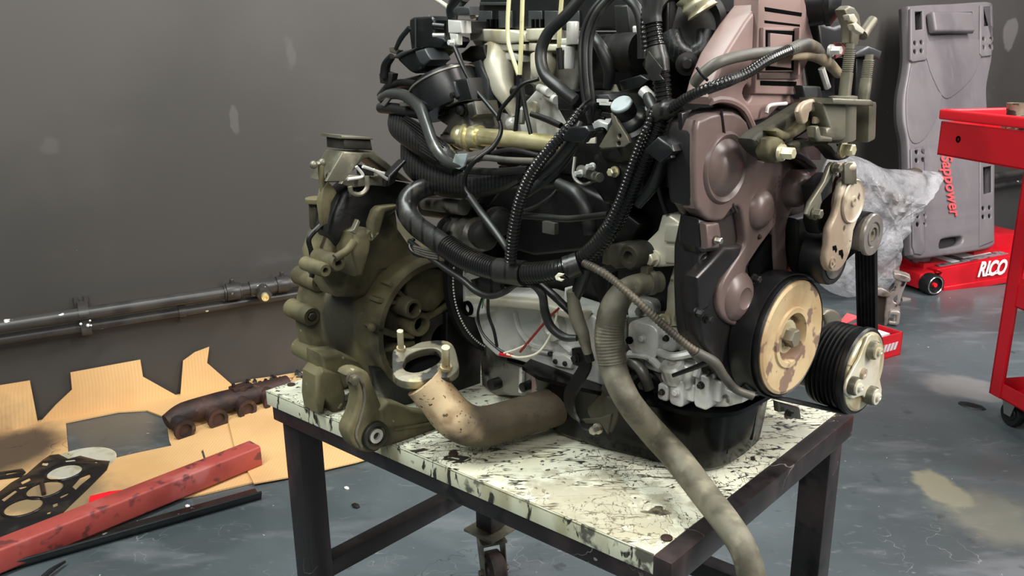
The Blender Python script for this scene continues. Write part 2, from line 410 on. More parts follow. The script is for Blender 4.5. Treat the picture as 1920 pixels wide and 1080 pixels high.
M('loom', (14, 15, 15), 0.38, 0, [dict(k='w', c=(46, 48, 46), s=60, sv=(1, 1, 1), a=.7, b=1, dist=1.5, op=.6)], bump=(220, .5, .001))
M('timing_plastic', (104, 88, 83), 0.36, 0, [dict(k='n', c=(84, 71, 67), s=5, a=.42, b=.65), dict(k='n', c=(122, 104, 98), s=16, a=.6, b=.78, op=.4)], bump=(260, .08, .0005))
M('timing_dark', (27, 25, 25), 0.33, 0, [dict(k='n', c=(56, 50, 48), s=9, a=.5, b=.72)], bump=(200, .08, .0005))
M('timing_pink', (146, 122, 116), 0.42, 0, [dict(k='n', c=(118, 98, 93), s=7, a=.45, b=.66), dict(k='n', c=(86, 72, 66), s=26, a=.62, b=.76, op=.5)], bump=(200, .08, .0005))
M('pan_black', (8, 8, 8), 0.22, 0, [dict(k='n', c=(20, 20, 20), s=16, a=.6, b=.75)], spec=.22)
M('hose_olive', (112, 108, 92), 0.62, 0, [dict(k='n', c=(78, 74, 60), s=18, a=.42, b=.62), dict(k='n', c=(150, 144, 122), s=34, a=.56, b=.74, op=.65), dict(k='n', c=(46, 43, 35), s=9, a=.6, b=.72, op=.7)], bump=(90, .35, .0015))
M('hose_grey', (84, 82, 74), 0.5, 0, [dict(k='n', c=(56, 54, 48), s=20, a=.45, b=.65), dict(k='n', c=(142, 130, 108), s=14, a=.58, b=.74, op=.6)])
M('hose_tan', (150, 136, 110), 0.55, 0, [dict(k='n', c=(96, 88, 72), s=22, a=.48, b=.66)])
M('brass', (240, 230, 180), 0.28, .7, [dict(k='n', c=(190, 174, 104), s=14, a=.5, b=.7), dict(k='n', c=(80, 70, 42), s=30, a=.68, b=.76, op=.6)])
M('gold_rod', (226, 222, 170), 0.3, .3, [dict(k='n', c=(120, 112, 64), s=18, a=.62, b=.7)])
M('pulley_rust', (200, 178, 138), 0.46, .15, [dict(k='n', c=(178, 150, 110), s=14, a=.42, b=.64), dict(k='n', c=(122, 98, 86), s=30, d=3, a=.545, b=.60, op=.9), dict(k='n', c=(110, 90, 78), s=80, a=.66, b=.72, op=.7)], bump=(120, .2, .0008))
M('zinc_gold', (212, 206, 172), 0.34, .5, [dict(k='n', c=(176, 160, 122), s=18, a=.48, b=.66), dict(k='n', c=(112, 86, 70), s=50, a=.63, b=.68)], bump=(110, .15, .0008))
M('tensioner_cast', (200, 186, 164), 0.48, .3, [dict(k='n', c=(160, 142, 122), s=16, a=.45, b=.62), dict(k='n', c=(228, 218, 194), s=26, a=.58, b=.7, op=.7), dict(k='n', c=(96, 78, 68), s=54, a=.64, b=.7)], bump=(80, .4, .001))
M('belt_rubber', (22, 22, 23), 0.4, 0, [dict(k='n', c=(40, 40, 40), s=30, a=.5, b=.7)])
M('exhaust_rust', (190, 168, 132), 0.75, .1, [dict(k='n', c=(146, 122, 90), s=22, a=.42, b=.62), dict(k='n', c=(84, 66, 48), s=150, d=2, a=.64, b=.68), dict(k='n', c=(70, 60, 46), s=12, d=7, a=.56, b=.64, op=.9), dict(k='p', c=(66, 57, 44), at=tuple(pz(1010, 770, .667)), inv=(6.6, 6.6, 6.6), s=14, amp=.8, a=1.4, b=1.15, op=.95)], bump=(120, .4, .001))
M('exhaust_brown', (70, 60, 46), 0.6, .2, [dict(k='n', c=(46, 40, 32), s=13, a=.45, b=.62), dict(k='n', c=(96, 84, 62), s=30, a=.6, b=.74, op=.6)], bump=(70, .3, .001))
M('flange_steel', (128, 122, 104), 0.5, .45, [dict(k='n', c=(52, 50, 46), s=26, a=.5, b=.56), dict(k='n', c=(178, 168, 128), s=18, a=.58, b=.68)], bump=(70, .5, .002))
M('bore_shade_black', (5, 5, 5), .95, spec=.05)  # near-black painted in for the shade inside bores, slots and holes
M('manifold_rust', (64, 44, 38), 0.6, .25, [dict(k='n', c=(40, 30, 28), s=13, a=.45, b=.62), dict(k='n', c=(92, 66, 54), s=24, a=.6, b=.74)], bump=(60, .5, .003))
M('gasket_black', (28, 27, 28), 0.34, .2, [dict(k='n', c=(50, 46, 42), s=16, a=.52, b=.7)])
M('red_beam', (168, 74, 66), 0.5, 0, [dict(k='n', c=(146, 60, 54), s=6, a=.45, b=.65), dict(k='n', c=(190, 116, 112), s=7, a=.54, b=.7, op=.6), dict(k='n', c=(92, 50, 50), s=22, a=.57, b=.66, op=.85), dict(k='n', c=(70, 42, 44), s=11, a=.63, b=.69, op=.8)], bump=(30, .15, .001))
M('angle_steel', (40, 43, 43), 0.34, .35, [dict(k='n', c=(26, 28, 28), s=9, a=.48, b=.62), dict(k='n', c=(150, 150, 146), s=44, a=.7, b=.73)])
M('red_paint', (206, 18, 34), 0.32, 0, [dict(k='n', c=(186, 12, 28), s=4, a=.45, b=.65)], coat=.3)
M('red_bright', (236, 26, 42), 0.4, 0)
M('red_inside', (150, 14, 26), 0.45, 0)
M('creeper_plastic', (116, 110, 112), 0.42, 0, [dict(k='n', c=(98, 93, 96), s=3.5, sv=(1, 1, .5), a=.42, b=.65), dict(k='n', c=(134, 128, 129), s=24, sv=(1, 1, .1), a=.55, b=.8, op=.35)], rvar=.06)
M('creeper_dark', (46, 44, 46), 0.5, 0)
M('red_print', (222, 84, 88), 0.5, 0)
M('white_print', (236, 232, 232), 0.5, 0)
M('tyre', (22, 22, 23), 0.45, 0)
M('wheel_brown', (74, 62, 58), .5, .1, [dict(k='n', c=(48, 42, 40), s=20, a=.45, b=.65)])
M('chrome', (200, 200, 198), 0.2, .95)
M('grey_decal', (130, 124, 126), .4, 0, [dict(k='n', c=(70, 66, 68), s=26, a=.5, b=.56)])
M('bracket_alu', (196, 186, 178), 0.42, .6, [dict(k='n', c=(140, 124, 112), s=14, a=.48, b=.66), dict(k='n', c=(60, 50, 44), s=20, a=.63, b=.7)])
M('bracket_brown', (82, 70, 62), .6, .3)
M('debris_black', (18, 18, 18), .5, 0, bump=(40, .6, .004))
M('wire_white', (226, 222, 196), .4, 0)
M('wire_red', (128, 30, 32), .4, 0)
M('wire_green', (110, 170, 140), .4, 0)
M('label_red', (150, 78, 76), .5, 0)
M('cap_grey', (150, 162, 162), .45, 0, [dict(k='n', c=(120, 130, 130), s=60, a=.5, b=.7)])
M('white_plastic', (214, 214, 206), .4, 0)
M('glossy_hose', (52, 54, 52), 0.22, 0, [dict(k='n', c=(84, 84, 76), s=20, a=.55, b=.72, op=.6)])
M('idler_steel', (146, 140, 134), .35, .5, [dict(k='n', c=(116, 110, 104), s=22, a=.45, b=.65)])
bag = M('bag_film', (225, 225, 228), 0.16, 0, [dict(k='n', c=(150, 148, 150), s=9, a=.5, b=.7)], alpha=.34, bump=(22, 1.0, .016))
# ------------------------------------------------------------------ setting
g = G(); g.abox(-5.0, 16.0, -4.0, 12.0, -0.06, 0.0)
o = obj('floor', g, 'floor_paint', kind='structure', label='dark grey-green painted concrete workshop floor')
g = G(); g.abox(-4.0, 16.0, 0.0, 3.4, -0.12, 0.0, FWL)
o = obj('wall_back', g, 'wall_paint', kind='structure', label='dark grey painted workshop wall')
# two pipes running along the wall
def wall_pipe(name, p0, p1, r, wo, label, n=18):
    a, b = FWL.uv(*p0, wo), FWL.uv(*p1, wo)
    zc = (a[1] + b[1]) / 2
    sl = (b[1] - a[1]) / (b[0] - a[0])
    f = lambda u: FWL.W(u, a[1] + sl * (u - a[0]), wo)
    root = thing(name, label, 'pipe', f(0.3), 'steel pipes along the workshop wall')
    g = G(); g.cyl(f(-3.9), f(15.5), r, n); obj('pipe_run', g, 'pipe_paint', root)
    return root, f, a, b
root, f, a, b = wall_pipe('wall_pipe', (0, 612), (1890, 327), .021, .075, 'thicker upper black wall pipe with valve and couplings')
uat = lambda x, y: FWL.uv(x, y, .075)[0]
for x, y in ((437, 552), (530, 535)):
    u = uat(x, y); g = G()
    g.cyl(f(u - .022), f(u + .022), .031, 20); g.cyl(f(u - .03), f(u - .022), .026, 20); g.cyl(f(u + .022), f(u + .03), .026, 20)
    g.hexa(f(u) + Z * .028, Z, .009, .018)
    obj('coupling', g, 'pipe_paint', root, bev=.003)
u = uat(492, 545); g = G(); g.cyl(f(u - .045), f(u + .045), .028, 20)
vt = obj('tee_fitting', g, 'pipe_paint', root, bev=.004)
g = G(); c = f(u); dv = (WN - WD * .1 - Z * .2).normalized()
g.cyl(c, c + dv * .055, .022, 18); g.lathe(c + dv * .05, dv, [(0, 0), (.027, 0), (.027, .022), (.0, .022)], 6)
obj('outlet_boss', g, 'pipe_paint', vt, bev=.002)
g = G(); g.cyl(c + dv * .07, c + dv * .086, .013, 14); g.lathe(c + dv * .086, dv, [(.012, 0), (.012, .006), (.007, .006), (.007, -.004), (0, -.004)], 14)
obj('brass_plug', g, 'brass', vt)
for x, y in ((158, 590),):
    u = uat(x, y); g = G()
    for k in (-.018, .012):
        q = f(u) + Z * .03
        g.abox(u + k - .006, u + k + .006, FWL.uv(x, y, .075)[1] - .06, FWL.uv(x, y, .075)[1] + .045, 0.001, .012, FWL)
    g.strip([f(u) + Z * .024 - WN * .07, f(u) + Z * .024, f(u) + WN * .024, f(u) - Z * .024, f(u) - Z * .07 + WN * .0, f(u) - Z * .085 - WN * .07], WD, .03, .004)
    obj('pipe_clip', g, 'pipe_paint', root)
    g = G()
    for k in range(5): g.ball(f(u + random.uniform(-.02, .06)) + Z * random.uniform(-.04, -.018) + WN * .016, random.uniform(.003, .007), 8)
    obj('paint_drips', g, 'white_print', root)
root2, f2, a2, b2 = wall_pipe('wall_pipe', (0, 637), (1890, 345), .017, .05, 'thinner lower black wall pipe under the valve pipe')
for x in (160, 345):
    u = FWL.uv(x, 612, .05)[0]; g = G(); g.cyl(f2(u - .012), f2(u + .012), .021, 18); g.abox(u - .01, u + .01, f2(u).z - .035, f2(u).z + .02, .001, .035, FWL)
    obj('pipe_clip', g, 'pipe_paint', root2)
# ------------------------------------------------------------------ cardboard on the floor
def fpoly(pts, z=0.0): return [(pz(x, y, z).x, pz(x, y, z).y) for x, y in pts]
cb = thing('cardboard_sheet', 'large flattened cardboard box with a cut-out hole lying by the wall', 'cardboard', pz(220, 850))
outer = [(-60, 830), (0, 806), (71, 792), (180, 769), (336, 742), (430, 724), (545, 703), (640, 690), (700, 830), (590, 870), (484, 905), (380, 930), (230, 955), (-60, 1030)]
hole = [(124, 795), (222, 775), (275, 772), (312, 786), (318, 830), (322, 839), (260, 852), (205, 865), (130, 868)]
slit = [(377, 848), (381, 846), (386, 862), (382, 863)]
slit2 = [(392, 802), (400, 795), (425, 789), (427, 797), (405, 804)]
g = plate([fpoly(outer), fpoly(hole), fpoly(slit), fpoly(slit2)], .005, 0, FF, .0065)
obj('panel', g, 'cardboard', cb)
def flap(name, base, top):      # stands up against the wall from its fold line
    pts = []
    for x, y in base:
        q = pz(x, y, .006); pts.append(q)
    lean = [FWL.P(x, y, .012) for x, y in top]
    g = G(); g.prism(pts + lean, WN * .004)
    return obj(name, g, 'cardboard', cb)
flap('flap', [(-60, 828), (71, 792)], [(56, 713), (0, 722), (-60, 735)])
flap('flap', [(75, 791), (334, 743)], [(268, 706), (263, 674), (132, 698), (135, 730), (105, 758)])
flap('flap', [(338, 741), (345, 740), (436, 722)], [(388, 680), (392, 650), (365, 660), (343, 676)])
flap('flap', [(470, 717), (545, 703)], [(560, 697), (555, 700), (470, 711)])
cb2 = thing('cardboard_sheet', 'smaller ridged cardboard piece reaching under the cart leg', 'cardboard', pz(560, 800))
g = plate([fpoly([(428, 790), (520, 722), (680, 735), (730, 850), (668, 868), (560, 893), (476, 908), (468, 892), (440, 840)], .008)], .004, 0, FF, .0115)
obj('panel', g, 'cardboard', cb2)
# ------------------------------------------------------------------ exhaust manifold on the cardboard
p0, p1 = pz(312, 792, .045), pz(520, 725, .045)
ax = (p1 - p0).normalized(); sd = ax.cross(Z).normalized(); Ln = (p1 - p0).length
mf = thing('exhaust_manifold', 'rusty dark cast exhaust manifold lying on the cardboard', 'engine part', (p0 + p1) / 2 - Z * .033)
g = G(); g.tube([p0, p0 + ax * .06 + Z * .012, p0 + ax * Ln * .45 + Z * .008, p1 - ax * .08, p1 + ax * .04], [.026, .036, .038, .036, .03], 16)
obj('log_body', g, 'manifold_rust', mf)
for k, t in enumerate((.02, .30, .56, .80)):
    c = p0 + ax * (Ln * t + .02); g = G()
    g.tube([c, c + sd * .04 - Z * .008, c + sd * .062 - Z * .014], [.032, .027, .024], 14)
    q = c + sd * .06 - Z * .016
    g.lathe(q, sd, [(0, 0), (.034, 0), (.034, .012), (.022, .012), (.02, .004), (0, .004)], 20)
    obj('runner', g, 'manifold_rust', mf)
c = p0 + ax * Ln * .66 + Z * .03
g = G(); g.box(c + Z * .012, ax * .035, sd * .02, Z * .006); g.cyl(c - Z * .01, c + Z * .012, .024, 16)
fl = obj('outlet_flange', g, 'manifold_rust', mf, bev=.002)
for s_ in (-1, 1):
    g = G(); g.cyl(c + ax * .026 * s_, c + ax * .026 * s_ + Z * .03, .006, 10); obj('stud', g, 'iron', fl)
# ------------------------------------------------------------------ head gaskets
def bezel(c, r, n=20): return circ(c[0], c[1], r, n=n)
zg = .010
go = fpoly([(-70, 985), (-30, 945), (20, 905), (50, 888), (80, 862), (94, 853), (110, 851), (128, 860), (150, 854), (182, 862), (206, 864), (200, 880), (166, 914), (126, 952), (98, 980), (50, 1000), (-40, 1030)], zg)
holes = []
cs = [pz(121, 885, zg), pz(84, 917, zg), pz(44, 950, zg)]
RB = (pz(150, 885, zg) - pz(121, 885, zg)).length
for c in cs: holes.append(bezel((c.x, c.y), RB, 30))
for q in ([(135, 912), (150, 895), (168, 888), (170, 894), (150, 910), (142, 918)], [(80, 866), (92, 868), (88, 873), (78, 872)], [(122, 863), (140, 861), (142, 864), (124, 866)],
          [(38, 903), (55, 895), (58, 900), (42, 908)], [(118, 899), (127, 903), (125, 908), (121, 908)], [(2, 936), (28, 918), (33, 921), (8, 940)], [(98, 945), (108, 941), (108, 948), (100, 951)],
          [(34, 913), (52, 910), (48, 914), (38, 917)], [(88, 960), (96, 957), (94, 963), (88, 964)], [(112, 930), (130, 922), (126, 928), (114, 934)], [(176, 865), (186, 866), (180, 868)]):
    hq = fpoly(q, zg); okh = True
    for hx, hy in hq:
        ins_ = False
        for (ax_, ay_), (bx_, by_) in zip(go, go[1:] + go[:1]):
            if (ay_ > hy) != (by_ > hy) and hx < (bx_ - ax_) * (hy - ay_) / (by_ - ay_) + ax_: ins_ = not ins_
            ex_, ey_ = bx_ - ax_, by_ - ay_; tt = max(0, min(1, ((hx - ax_) * ex_ + (hy - ay_) * ey_) / (ex_ * ex_ + ey_ * ey_)))
            if math.hypot(hx - ax_ - ex_ * tt, hy - ay_ - ey_ * tt) < .004: okh = False
        if not ins_: okh = False
        for c in cs:
            if math.hypot(hx - c.x, hy - c.y) < RB + .006: okh = False
    if okh: holes.append(hq)
gk = thing('head_gasket', 'black multi-hole cylinder head gasket on the cardboard', 'gasket', pz(90, 925, .007))
obj('gasket_sheet', plate([go] + holes, .003, .0008, FF, zg, 1), 'gasket_black', gk)
for c in cs:
    g = G(); r = RB
    g.lathe(V((c.x, c.y, zg)), Z, [(r + .001, -.001), (r + .002, .0015), (r + .007, .0015), (r + .009, -.001)], 30)
    obj('bore_ring', g, 'gasket_black', gk)
g = G(); g.cyl(pz(78, 905, .012), pz(82, 926, .012), .006, 8); 
tag(obj('steel_pin', g, 'bolt_dark', loc=pz(80, 916, .007)), 'short dark pin lying in the middle bore of the gasket', 'pin')
go2 = fpoly([(-60, 900), (-60, 884), (0, 884), (42, 878), (48, 884), (40, 892), (0, 897)], .012)
tag(obj('gasket_strip', plate([go2, fpoly([(10, 886), (30, 883), (31, 886), (12, 890)], .012)], .004, .001, FF, .012, 1), 'gasket_black', loc=pz(0, 889, .008)), 'flat black gasket piece at the left edge of the cardboard', 'gasket')
# a round silver lid under the gasket
c = pz(150, 866, .008); g = G(); g.lathe(V((c.x, c.y, .0066)), Z, [(0, .001), (.09, .001), (.095, .0022), (.1, 0), (0, 0)], 36)
tag(obj('round_lid', g, 'alu_cream', loc=V((c.x, c.y, .0066))), 'thin pale round lid half under the black gasket', 'lid')
# ------------------------------------------------------------------ red beam, black angle bar, red strip
def floor_bar(pa, pb, ext, z): 
    a, b = pz(*pa, z), pz(*pb, z); d = (b - a).normalized(); return a - d * ext, b, d
bz = .062
a, b, d = floor_bar((0, 1027), (478, 838), .35, bz)
sd = d.cross(Z).normalized()
if sd.y > 0: sd = -sd
wdt = abs((pz(0, 1040, bz) - pz(0, 1008, bz)).dot(sd)) ; wdt = .062
g = G()
prof = rrect(-.031, 0, .031, .062, .006, 3)
inner = rrect(-.027, .004, .027, .058, .004, 3)
off = V((0, 0, -bz + .0118))
def swp(pts, p, q): return [[p + sd * u + Z * (v - bz + .0) for u, v in pts], [q + sd * u + Z * (v - bz + .0) for u, v in pts]]
r0, r1 = swp(prof, a, b); i0, i1 = swp(inner, a, b)
up = Z * .012
r0 = [p + up for p in r0]; r1 = [p + up for p in r1]; i0 = [p + up for p in i0]; i1 = [p + up for p in i1]
n = len(r0)
g.add(r0 + r1 + i0 + i1, [(i, (i+1) % n, n + (i+1) % n, n + i) for i in range(n)] + [(2*n+i, 3*n+i, 3*n+(i+1) % n, 2*n+(i+1) % n) for i in range(n)]
      + [(n+i, n+(i+1) % n, 3*n+(i+1) % n, 3*n+i) for i in range(n)] + [(i, 2*n+i, 2*n+(i+1) % n, (i+1) % n) for i in range(n)])
tag(obj('steel_beam', g, 'red_beam', loc=(a + b) / 2 - Z * (bz - .012)), 'scuffed red square steel beam lying on the cardboard', 'beam')
a, b, d = floor_bar((0, 1058), (487, 921), .35, .02)
sd = d.cross(Z).normalized()
if sd.y > 0: sd = -sd
g = G(); th = .006
pr = [(-.05, .0), (-.05, .006), (.004, .006), (.018, .03), (.024, .028), (.010, .0)]
g.loft([[V((p.x, p.y, 0)) + sd * u + Z * v for u, v in pr] for p in (a, b)])
tag(obj('angle_bar', g, 'angle_steel', loc=V(((a + b).x / 2, (a + b).y / 2, 0)), bev=.001), 'long black steel angle bar on the floor in front of the red beam', 'metal bar')
g = G(); q0, q1 = pz(70, 1092, .012), pz(122, 1053, .012); g.tube([q0, (q0 + q1) / 2 + Z * .004, q1], [.006, .006, .003], 8)
tag(obj('thin_rod', g, 'angle_steel', loc=q0 - Z * .012), 'thin dark rod end near the bottom left on the floor', 'rod')
rs = [pz(166, 944, .014), pz(168, 930, .014), pz(205, 921, .014), pz(250, 916, .014), pz(300, 905, .014), pz(300, 915, .014)]
g = G(); g.prism(rs, Z * -.003)
tag(obj('red_strip', g, 'red_bright', loc=mid(rs) - Z * .003), 'bright red flat strip poking out behind the red beam', 'plastic strip')
# black scraps along the wall foot
for k in range(26):
    x = random.uniform(440, 590); y = 702 - (x - 540) * .187 - random.uniform(0, 16)
    c = FWL.P(x, y, random.uniform(.03, .10)); 
    if k < 26:
        c.z = random.uniform(.008, .03)
        g = G(); r = random.uniform(.006, .018); rings = []
        for h in range(4):
            rings.append([c + V((math.cos(t) * r * random.uniform(.5, 1.2) * (1 - h * .2), math.sin(t) * r * random.uniform(.5, 1.2) * (1 - h * .2), -c.z + .001 + h * r * .45)) for t in [2 * math.pi * i / 6 for i in range(6)]])
        g.loft(rings)
        tag(obj('grease_scrap', g, 'debris_black', loc=V((c.x, c.y, 0))), 'small black greasy scrap at the foot of the wall by the gearbox', 'scrap', 'black scraps at the foot of the wall')
for x, y, mt, nm, lb in ((352, 950, 'white_print', 'white_chip', 'tiny white chip on the floor left of the cart leg'), (650, 916, 'white_print', 'white_chip', 'tiny white chip on the floor behind the left cart leg'),
                         (667, 950, 'debris_black', 'black_lump', 'small black lump on the floor inside the cart frame'), (1822, 762, 'debris_black', 'black_smear', 'flat dark lump on the floor left of the red trolley')):
    c = pz(x, y); g = G(); r = .009 if mt == 'white_print' else .014
    if nm == 'black_smear': g.lathe(c, Z, [(0, 0), (.045, 0), (.04, .005), (.015, .009), (0, .009)], 9, .55)
    else: g.lathe(c, Z, [(0, 0), (r, 0), (r * 1.1, r * .3), (r * .5, r * .6), (0, r * .6)], 6, .6)
    tag(obj(nm, g, mt, loc=c), lb, 'debris')
# ------------------------------------------------------------------ mechanic's creeper leaning on the wall
WO = 0.0
CB = pz(1786, 481, .175)                 # the board rests on the jack and leans back against the wall
wb_ = (CB - FWL.o).dot(WN); LEAN = math.asin(min(.5, max(.02, (wb_ - .10) / 1.42)))
FC = Frame(CB, WD, Z * math.cos(LEAN) - WN * math.sin(LEAN), WN * math.cos(LEAN) + Z * math.sin(LEAN))
def wl(pts, w=WO): return [FC.uv(x, y, w) for x, y in pts]
base = FC.P(1785, 480, WO)
cr = thing('mechanic_creeper', 'grey plastic mechanic creeper board standing against the wall', 'creeper', base)
def mirror_smooth(p): return p
out = [(1712, 10), (1790, 6), (1832, 3), (1856, 3), (1862, 12), (1863, 60), (1861, 108), (1856, 135), (1851, 165), (1852, 200), (1857, 240), (1866, 285), (1866, 380), (1866, 440), (1862, 462), (1820, 472), (1770, 479), (1726, 485), (1714, 480), (1709, 468), (1706, 380), (1704, 300), (1702, 262), (1695, 225), (1695, 180), (1702, 140), (1706, 100), (1704, 20)]
uvs = wl(out)
slots = [wl([(1716, 22), (1730, 21), (1731, 54), (1717, 56)]), wl([(1845, 14), (1858, 13), (1859, 47), (1846, 49)]),
         wl([(1844, 314), (1860, 311), (1860, 360), (1845, 365)])]
hand = wl([(1764, 452), (1772, 447), (1800, 443), (1806, 447), (1804, 455), (1796, 460), (1768, 466), (1762, 463)])
dots = []
for cx, cy in ((1722, 88), (1851, 80), (1725, 292), (1727, 412), (1850, 398)):
    for dx in (-6, 6):
        for dy in (-8, 8):
            q = FC.uv(cx + dx, cy + dy - dx * .12, WO); dots.append(circ(q[0], q[1], .0115, n=12))
g = plate([smooth_loop(uvs, 3)] + slots + [smooth_loop(hand, 2)] + dots, .05, .012, FC, WO, 3)
board = obj('board', g, 'creeper_plastic', cr)
g = plate([smooth_loop(uvs, 3)], .012, 0, FC, WO - .045)
obj('back_panel', g, 'creeper_dark', cr)
# raised side rails with the slots, centre valley, headrest
for pts in ([(1708, 16), (1736, 14), (1738, 112), (1712, 116), (1708, 112)], [(1839, 10), (1858, 8), (1860, 104), (1842, 106), (1838, 100)]):
    u = wl(pts, WO + .012); hol = []
    sl = wl([(1716, 22), (1730, 21), (1731, 54), (1717, 56)] if pts[0][0] < 1800 else [(1845, 14), (1858, 13), (1859, 47), (1846, 49)], WO + .012)
    cx, cy = (1722, 88) if pts[0][0] < 1800 else (1851, 80)
    ds = []
    for dx in (-6, 6):
        for dy in (-8, 8):
            q = FC.uv(cx + dx, cy + dy - dx * .12, WO + .012); ds.append(circ(q[0], q[1], .0115, n=12))
    obj('rail_pad', plate([u, sl] + ds, .016, .005, FC, WO + .012), 'creeper_plastic', cr)
u = wl([(1708, 280), (1735, 276), (1735, 470), (1728, 478), (1716, 476), (1712, 462)], WO + .008); ds = []
for cx, cy in ((1725, 292), (1727, 412)):
    for dx in (-6, 6):
        for dy in (-8, 8):
            q = FC.uv(cx + dx, cy + dy - dx * .12, WO + .008); ds.append(circ(q[0], q[1], .0115, n=12))
obj('rail_pad', plate([u] + ds, .012, .005, FC, WO + .008), 'creeper_plastic', cr)
u = wl([(1838, 290), (1864, 286), (1864, 452), (1838, 462)], WO + .008); ds = [wl([(1844, 314), (1860, 311), (1860, 360), (1845, 365)], WO + .008)]
for dx in (-6, 6):
    for dy in (-8, 8):
        q = FC.uv(1850 + dx, 398 + dy - dx * .12, WO + .008); ds.append(circ(q[0], q[1], .0115, n=12))
obj('rail_pad', plate([u] + ds, .012, .005, FC, WO + .008), 'creeper_plastic', cr)
g = plate([wl([(1743, 24), (1822, 22), (1824, 62), (1745, 67)], WO + .002)], .012, .003, FC, WO + .006); obj('headrest_base', g, 'creeper_dark', cr)
u = wl([(1749, 25), (1821, 23), (1823, 57), (1752, 60)], WO + .04); hd = obj('headrest', plate([rrect(min(q[0] for q in u), min(q[1] for q in u), max(q[0] for q in u), max(q[1] for q in u), .012)], .045, .012, FC, WO + .05, 3), 'creeper_plastic', cr)
# X-shaped dished moulding
for pts in ([(1712, 122), (1734, 118), (1752, 160), (1768, 186), (1752, 230), (1732, 262), (1712, 268), (1702, 240), (1700, 180), (1706, 140)], [(1742, 78), (1836, 74), (1838, 112), (1820, 150), (1790, 178), (1772, 184), (1756, 160), (1740, 116)]):
    obj('raised_panel', plate([smooth_loop(wl(pts, WO + .004), 3)], .005, .0035, FC, WO + .004, 3), 'creeper_plastic', cr)
c0, c1 = FC.uv(1779, 294, WO + .008), FC.uv(1785, 403, WO + .008)
g = text('Sappower', .116, FC, WO + .0085, (c0[0] + c1[0]) / 2, (c0[1] + c1[1]) / 2, .0015, .15, -math.pi / 2, .0022, 1.0)
us = [(p - FC.o).dot(FC.ay) for p in g.v]; span = max(us) - min(us); want = c0[1] - c1[1] + .02
mz = (c0[1] + c1[1]) / 2
um = (max(us) + min(us)) / 2
for p, u_ in zip(g.v, us): p += FC.ay * (mz + (u_ - um) * want / span - u_)
obj('brand_lettering', g, 'red_print', cr, label='red vertical lettering')
for x, y in ((1690, 95), (1692, 298)):
    c = FC.P(x + 16, y, -.08); g = G(); g.cyl(c - WN * .02, c + WN * .03, .02, 14); g.cyl(c - Z * .03 - WN * .02 - WD * .012, c - Z * .03 - WN * .02 + WD * .012, .03, 18); obj('caster', g, 'tyre', cr)
# ------------------------------------------------------------------ red floor jack
JA, JB = pz(1756, 546), pz(1905, 530)
jd = (JB - JA).normalized(); jn = V((jd.y, -jd.x, 0)); FJ = Frame(JA, jd, Z, jn)
jl = (JB - JA).length
def ju(x, y, w=0): return FJ.uv(x, y, w)
jk = thing('floor_jack', 'red hydraulic floor jack with black front wheels under the creeper', 'jack', JA + jd * .3)
JW = .30
side = [ju(x, y) for x, y in ((1752, 540), (1768, 512), (1757, 506), (1800, 497), (1865, 486), (1925, 474), (1925, 524), (1830, 540), (1768, 546))]
g = plate([side], .02, .004, FJ, 0); obj('side_plate', g, 'red_paint', jk)
g = plate([side], .02, .004, FJ, -JW); obj('side_plate', g, 'red_paint', jk)
tp = [FJ.P(1757, 506, -.01), FJ.P(1925, 474, -.01)]
g = G(); g.prism([tp[0], tp[1], tp[1] - jn * (JW - .02), tp[0] - jn * (JW - .02)], Z * -.02)
obj('deck', g, 'red_paint', jk, bev=.004)
dk = [V(p) for p in tp]
g = G(); e0 = tp[0].lerp(tp[1], .08); e1 = tp[0].lerp(tp[1], .85)
g.prism([e0 - jn * .03 + Z*.001, e1 - jn * .03+ Z*.001, e1 - jn * (JW - .07)+ Z*.001, e0 - jn * (JW - .07)+ Z*.001], Z * .002); obj('decal', g, 'grey_decal', jk)
g = G(); e0 = tp[0].lerp(tp[1], .24); e1 = tp[0].lerp(tp[1], .33)
g.prism([e0 - jn * .05+ Z*.0035, e1 - jn * .05+ Z*.0035, e1 - jn * .2+ Z*.0035, e0 - jn * .2+ Z*.0035], Z * .002); obj('decal', g, 'white_print', jk)
g = G(); e0 = tp[0].lerp(tp[1], .42); e1 = tp[0].lerp(tp[1], .74)
g.prism([e0 - jn * .08+ Z*.0035, e1 - jn * .08+ Z*.0035, e1 - jn * .2+ Z*.0035, e0 - jn * .2+ Z*.0035], Z * .002); obj('decal', g, 'white_print', jk)
# raised lip on the side, lifting arm, front crossbar, wheels
lp = [ju(x, y, .006) for x, y in ((1770, 538), (1925, 513), (1925, 524), (1830, 541), (1768, 547))]
obj('edge_lip', plate([lp], .014, .005, FJ, .008), 'red_paint', jk)
wc = FJ.P(1746, 532, .03)
for off, nm in ((0, 0), (-JW - .06, 1)):
    c = wc + jn * off; r = .052; c.z = r
    g = G(); g.lathe(c - jn * .03, jn, [(0, .01), (r * .62, .01), (r * .66, 0), (r * .95, 0), (r, .008), (r, .052), (r * .95, .06), (r * .72, .06), (r * .66, .046), (0, .046)], 30)
    wh = obj('wheel', g, 'tyre', jk)
    g = G(); g.lathe(c - jn * .03, jn, [(r * .74, .0605), (r * .8, .063), (r * .86, .0605)], 30); obj('rim_ring', g, 'chrome', wh)
    g = G(); g.lathe(c - jn * .03, jn, [(0, .046), (r * .22, .046), (r * .2, .06), (0, .06)], 16); obj('hub', g, 'red_bright', wh)
ca = wc - jn * .03; ca.z = .06
g = G(); g.bar(ca - jn * .0, ca - jn * (JW + .04), .09, .075); g.bar(ca + jd * .03 + Z * .03 - jn * .02, ca + jd * .03 + Z * .03 - jn * (JW + .0), .06, .02)
obj('crossbar', g, 'red_paint', jk, bev=.006)
g = G(); c = ca + jd * .08 - jn * (JW / 2) + Z * .03
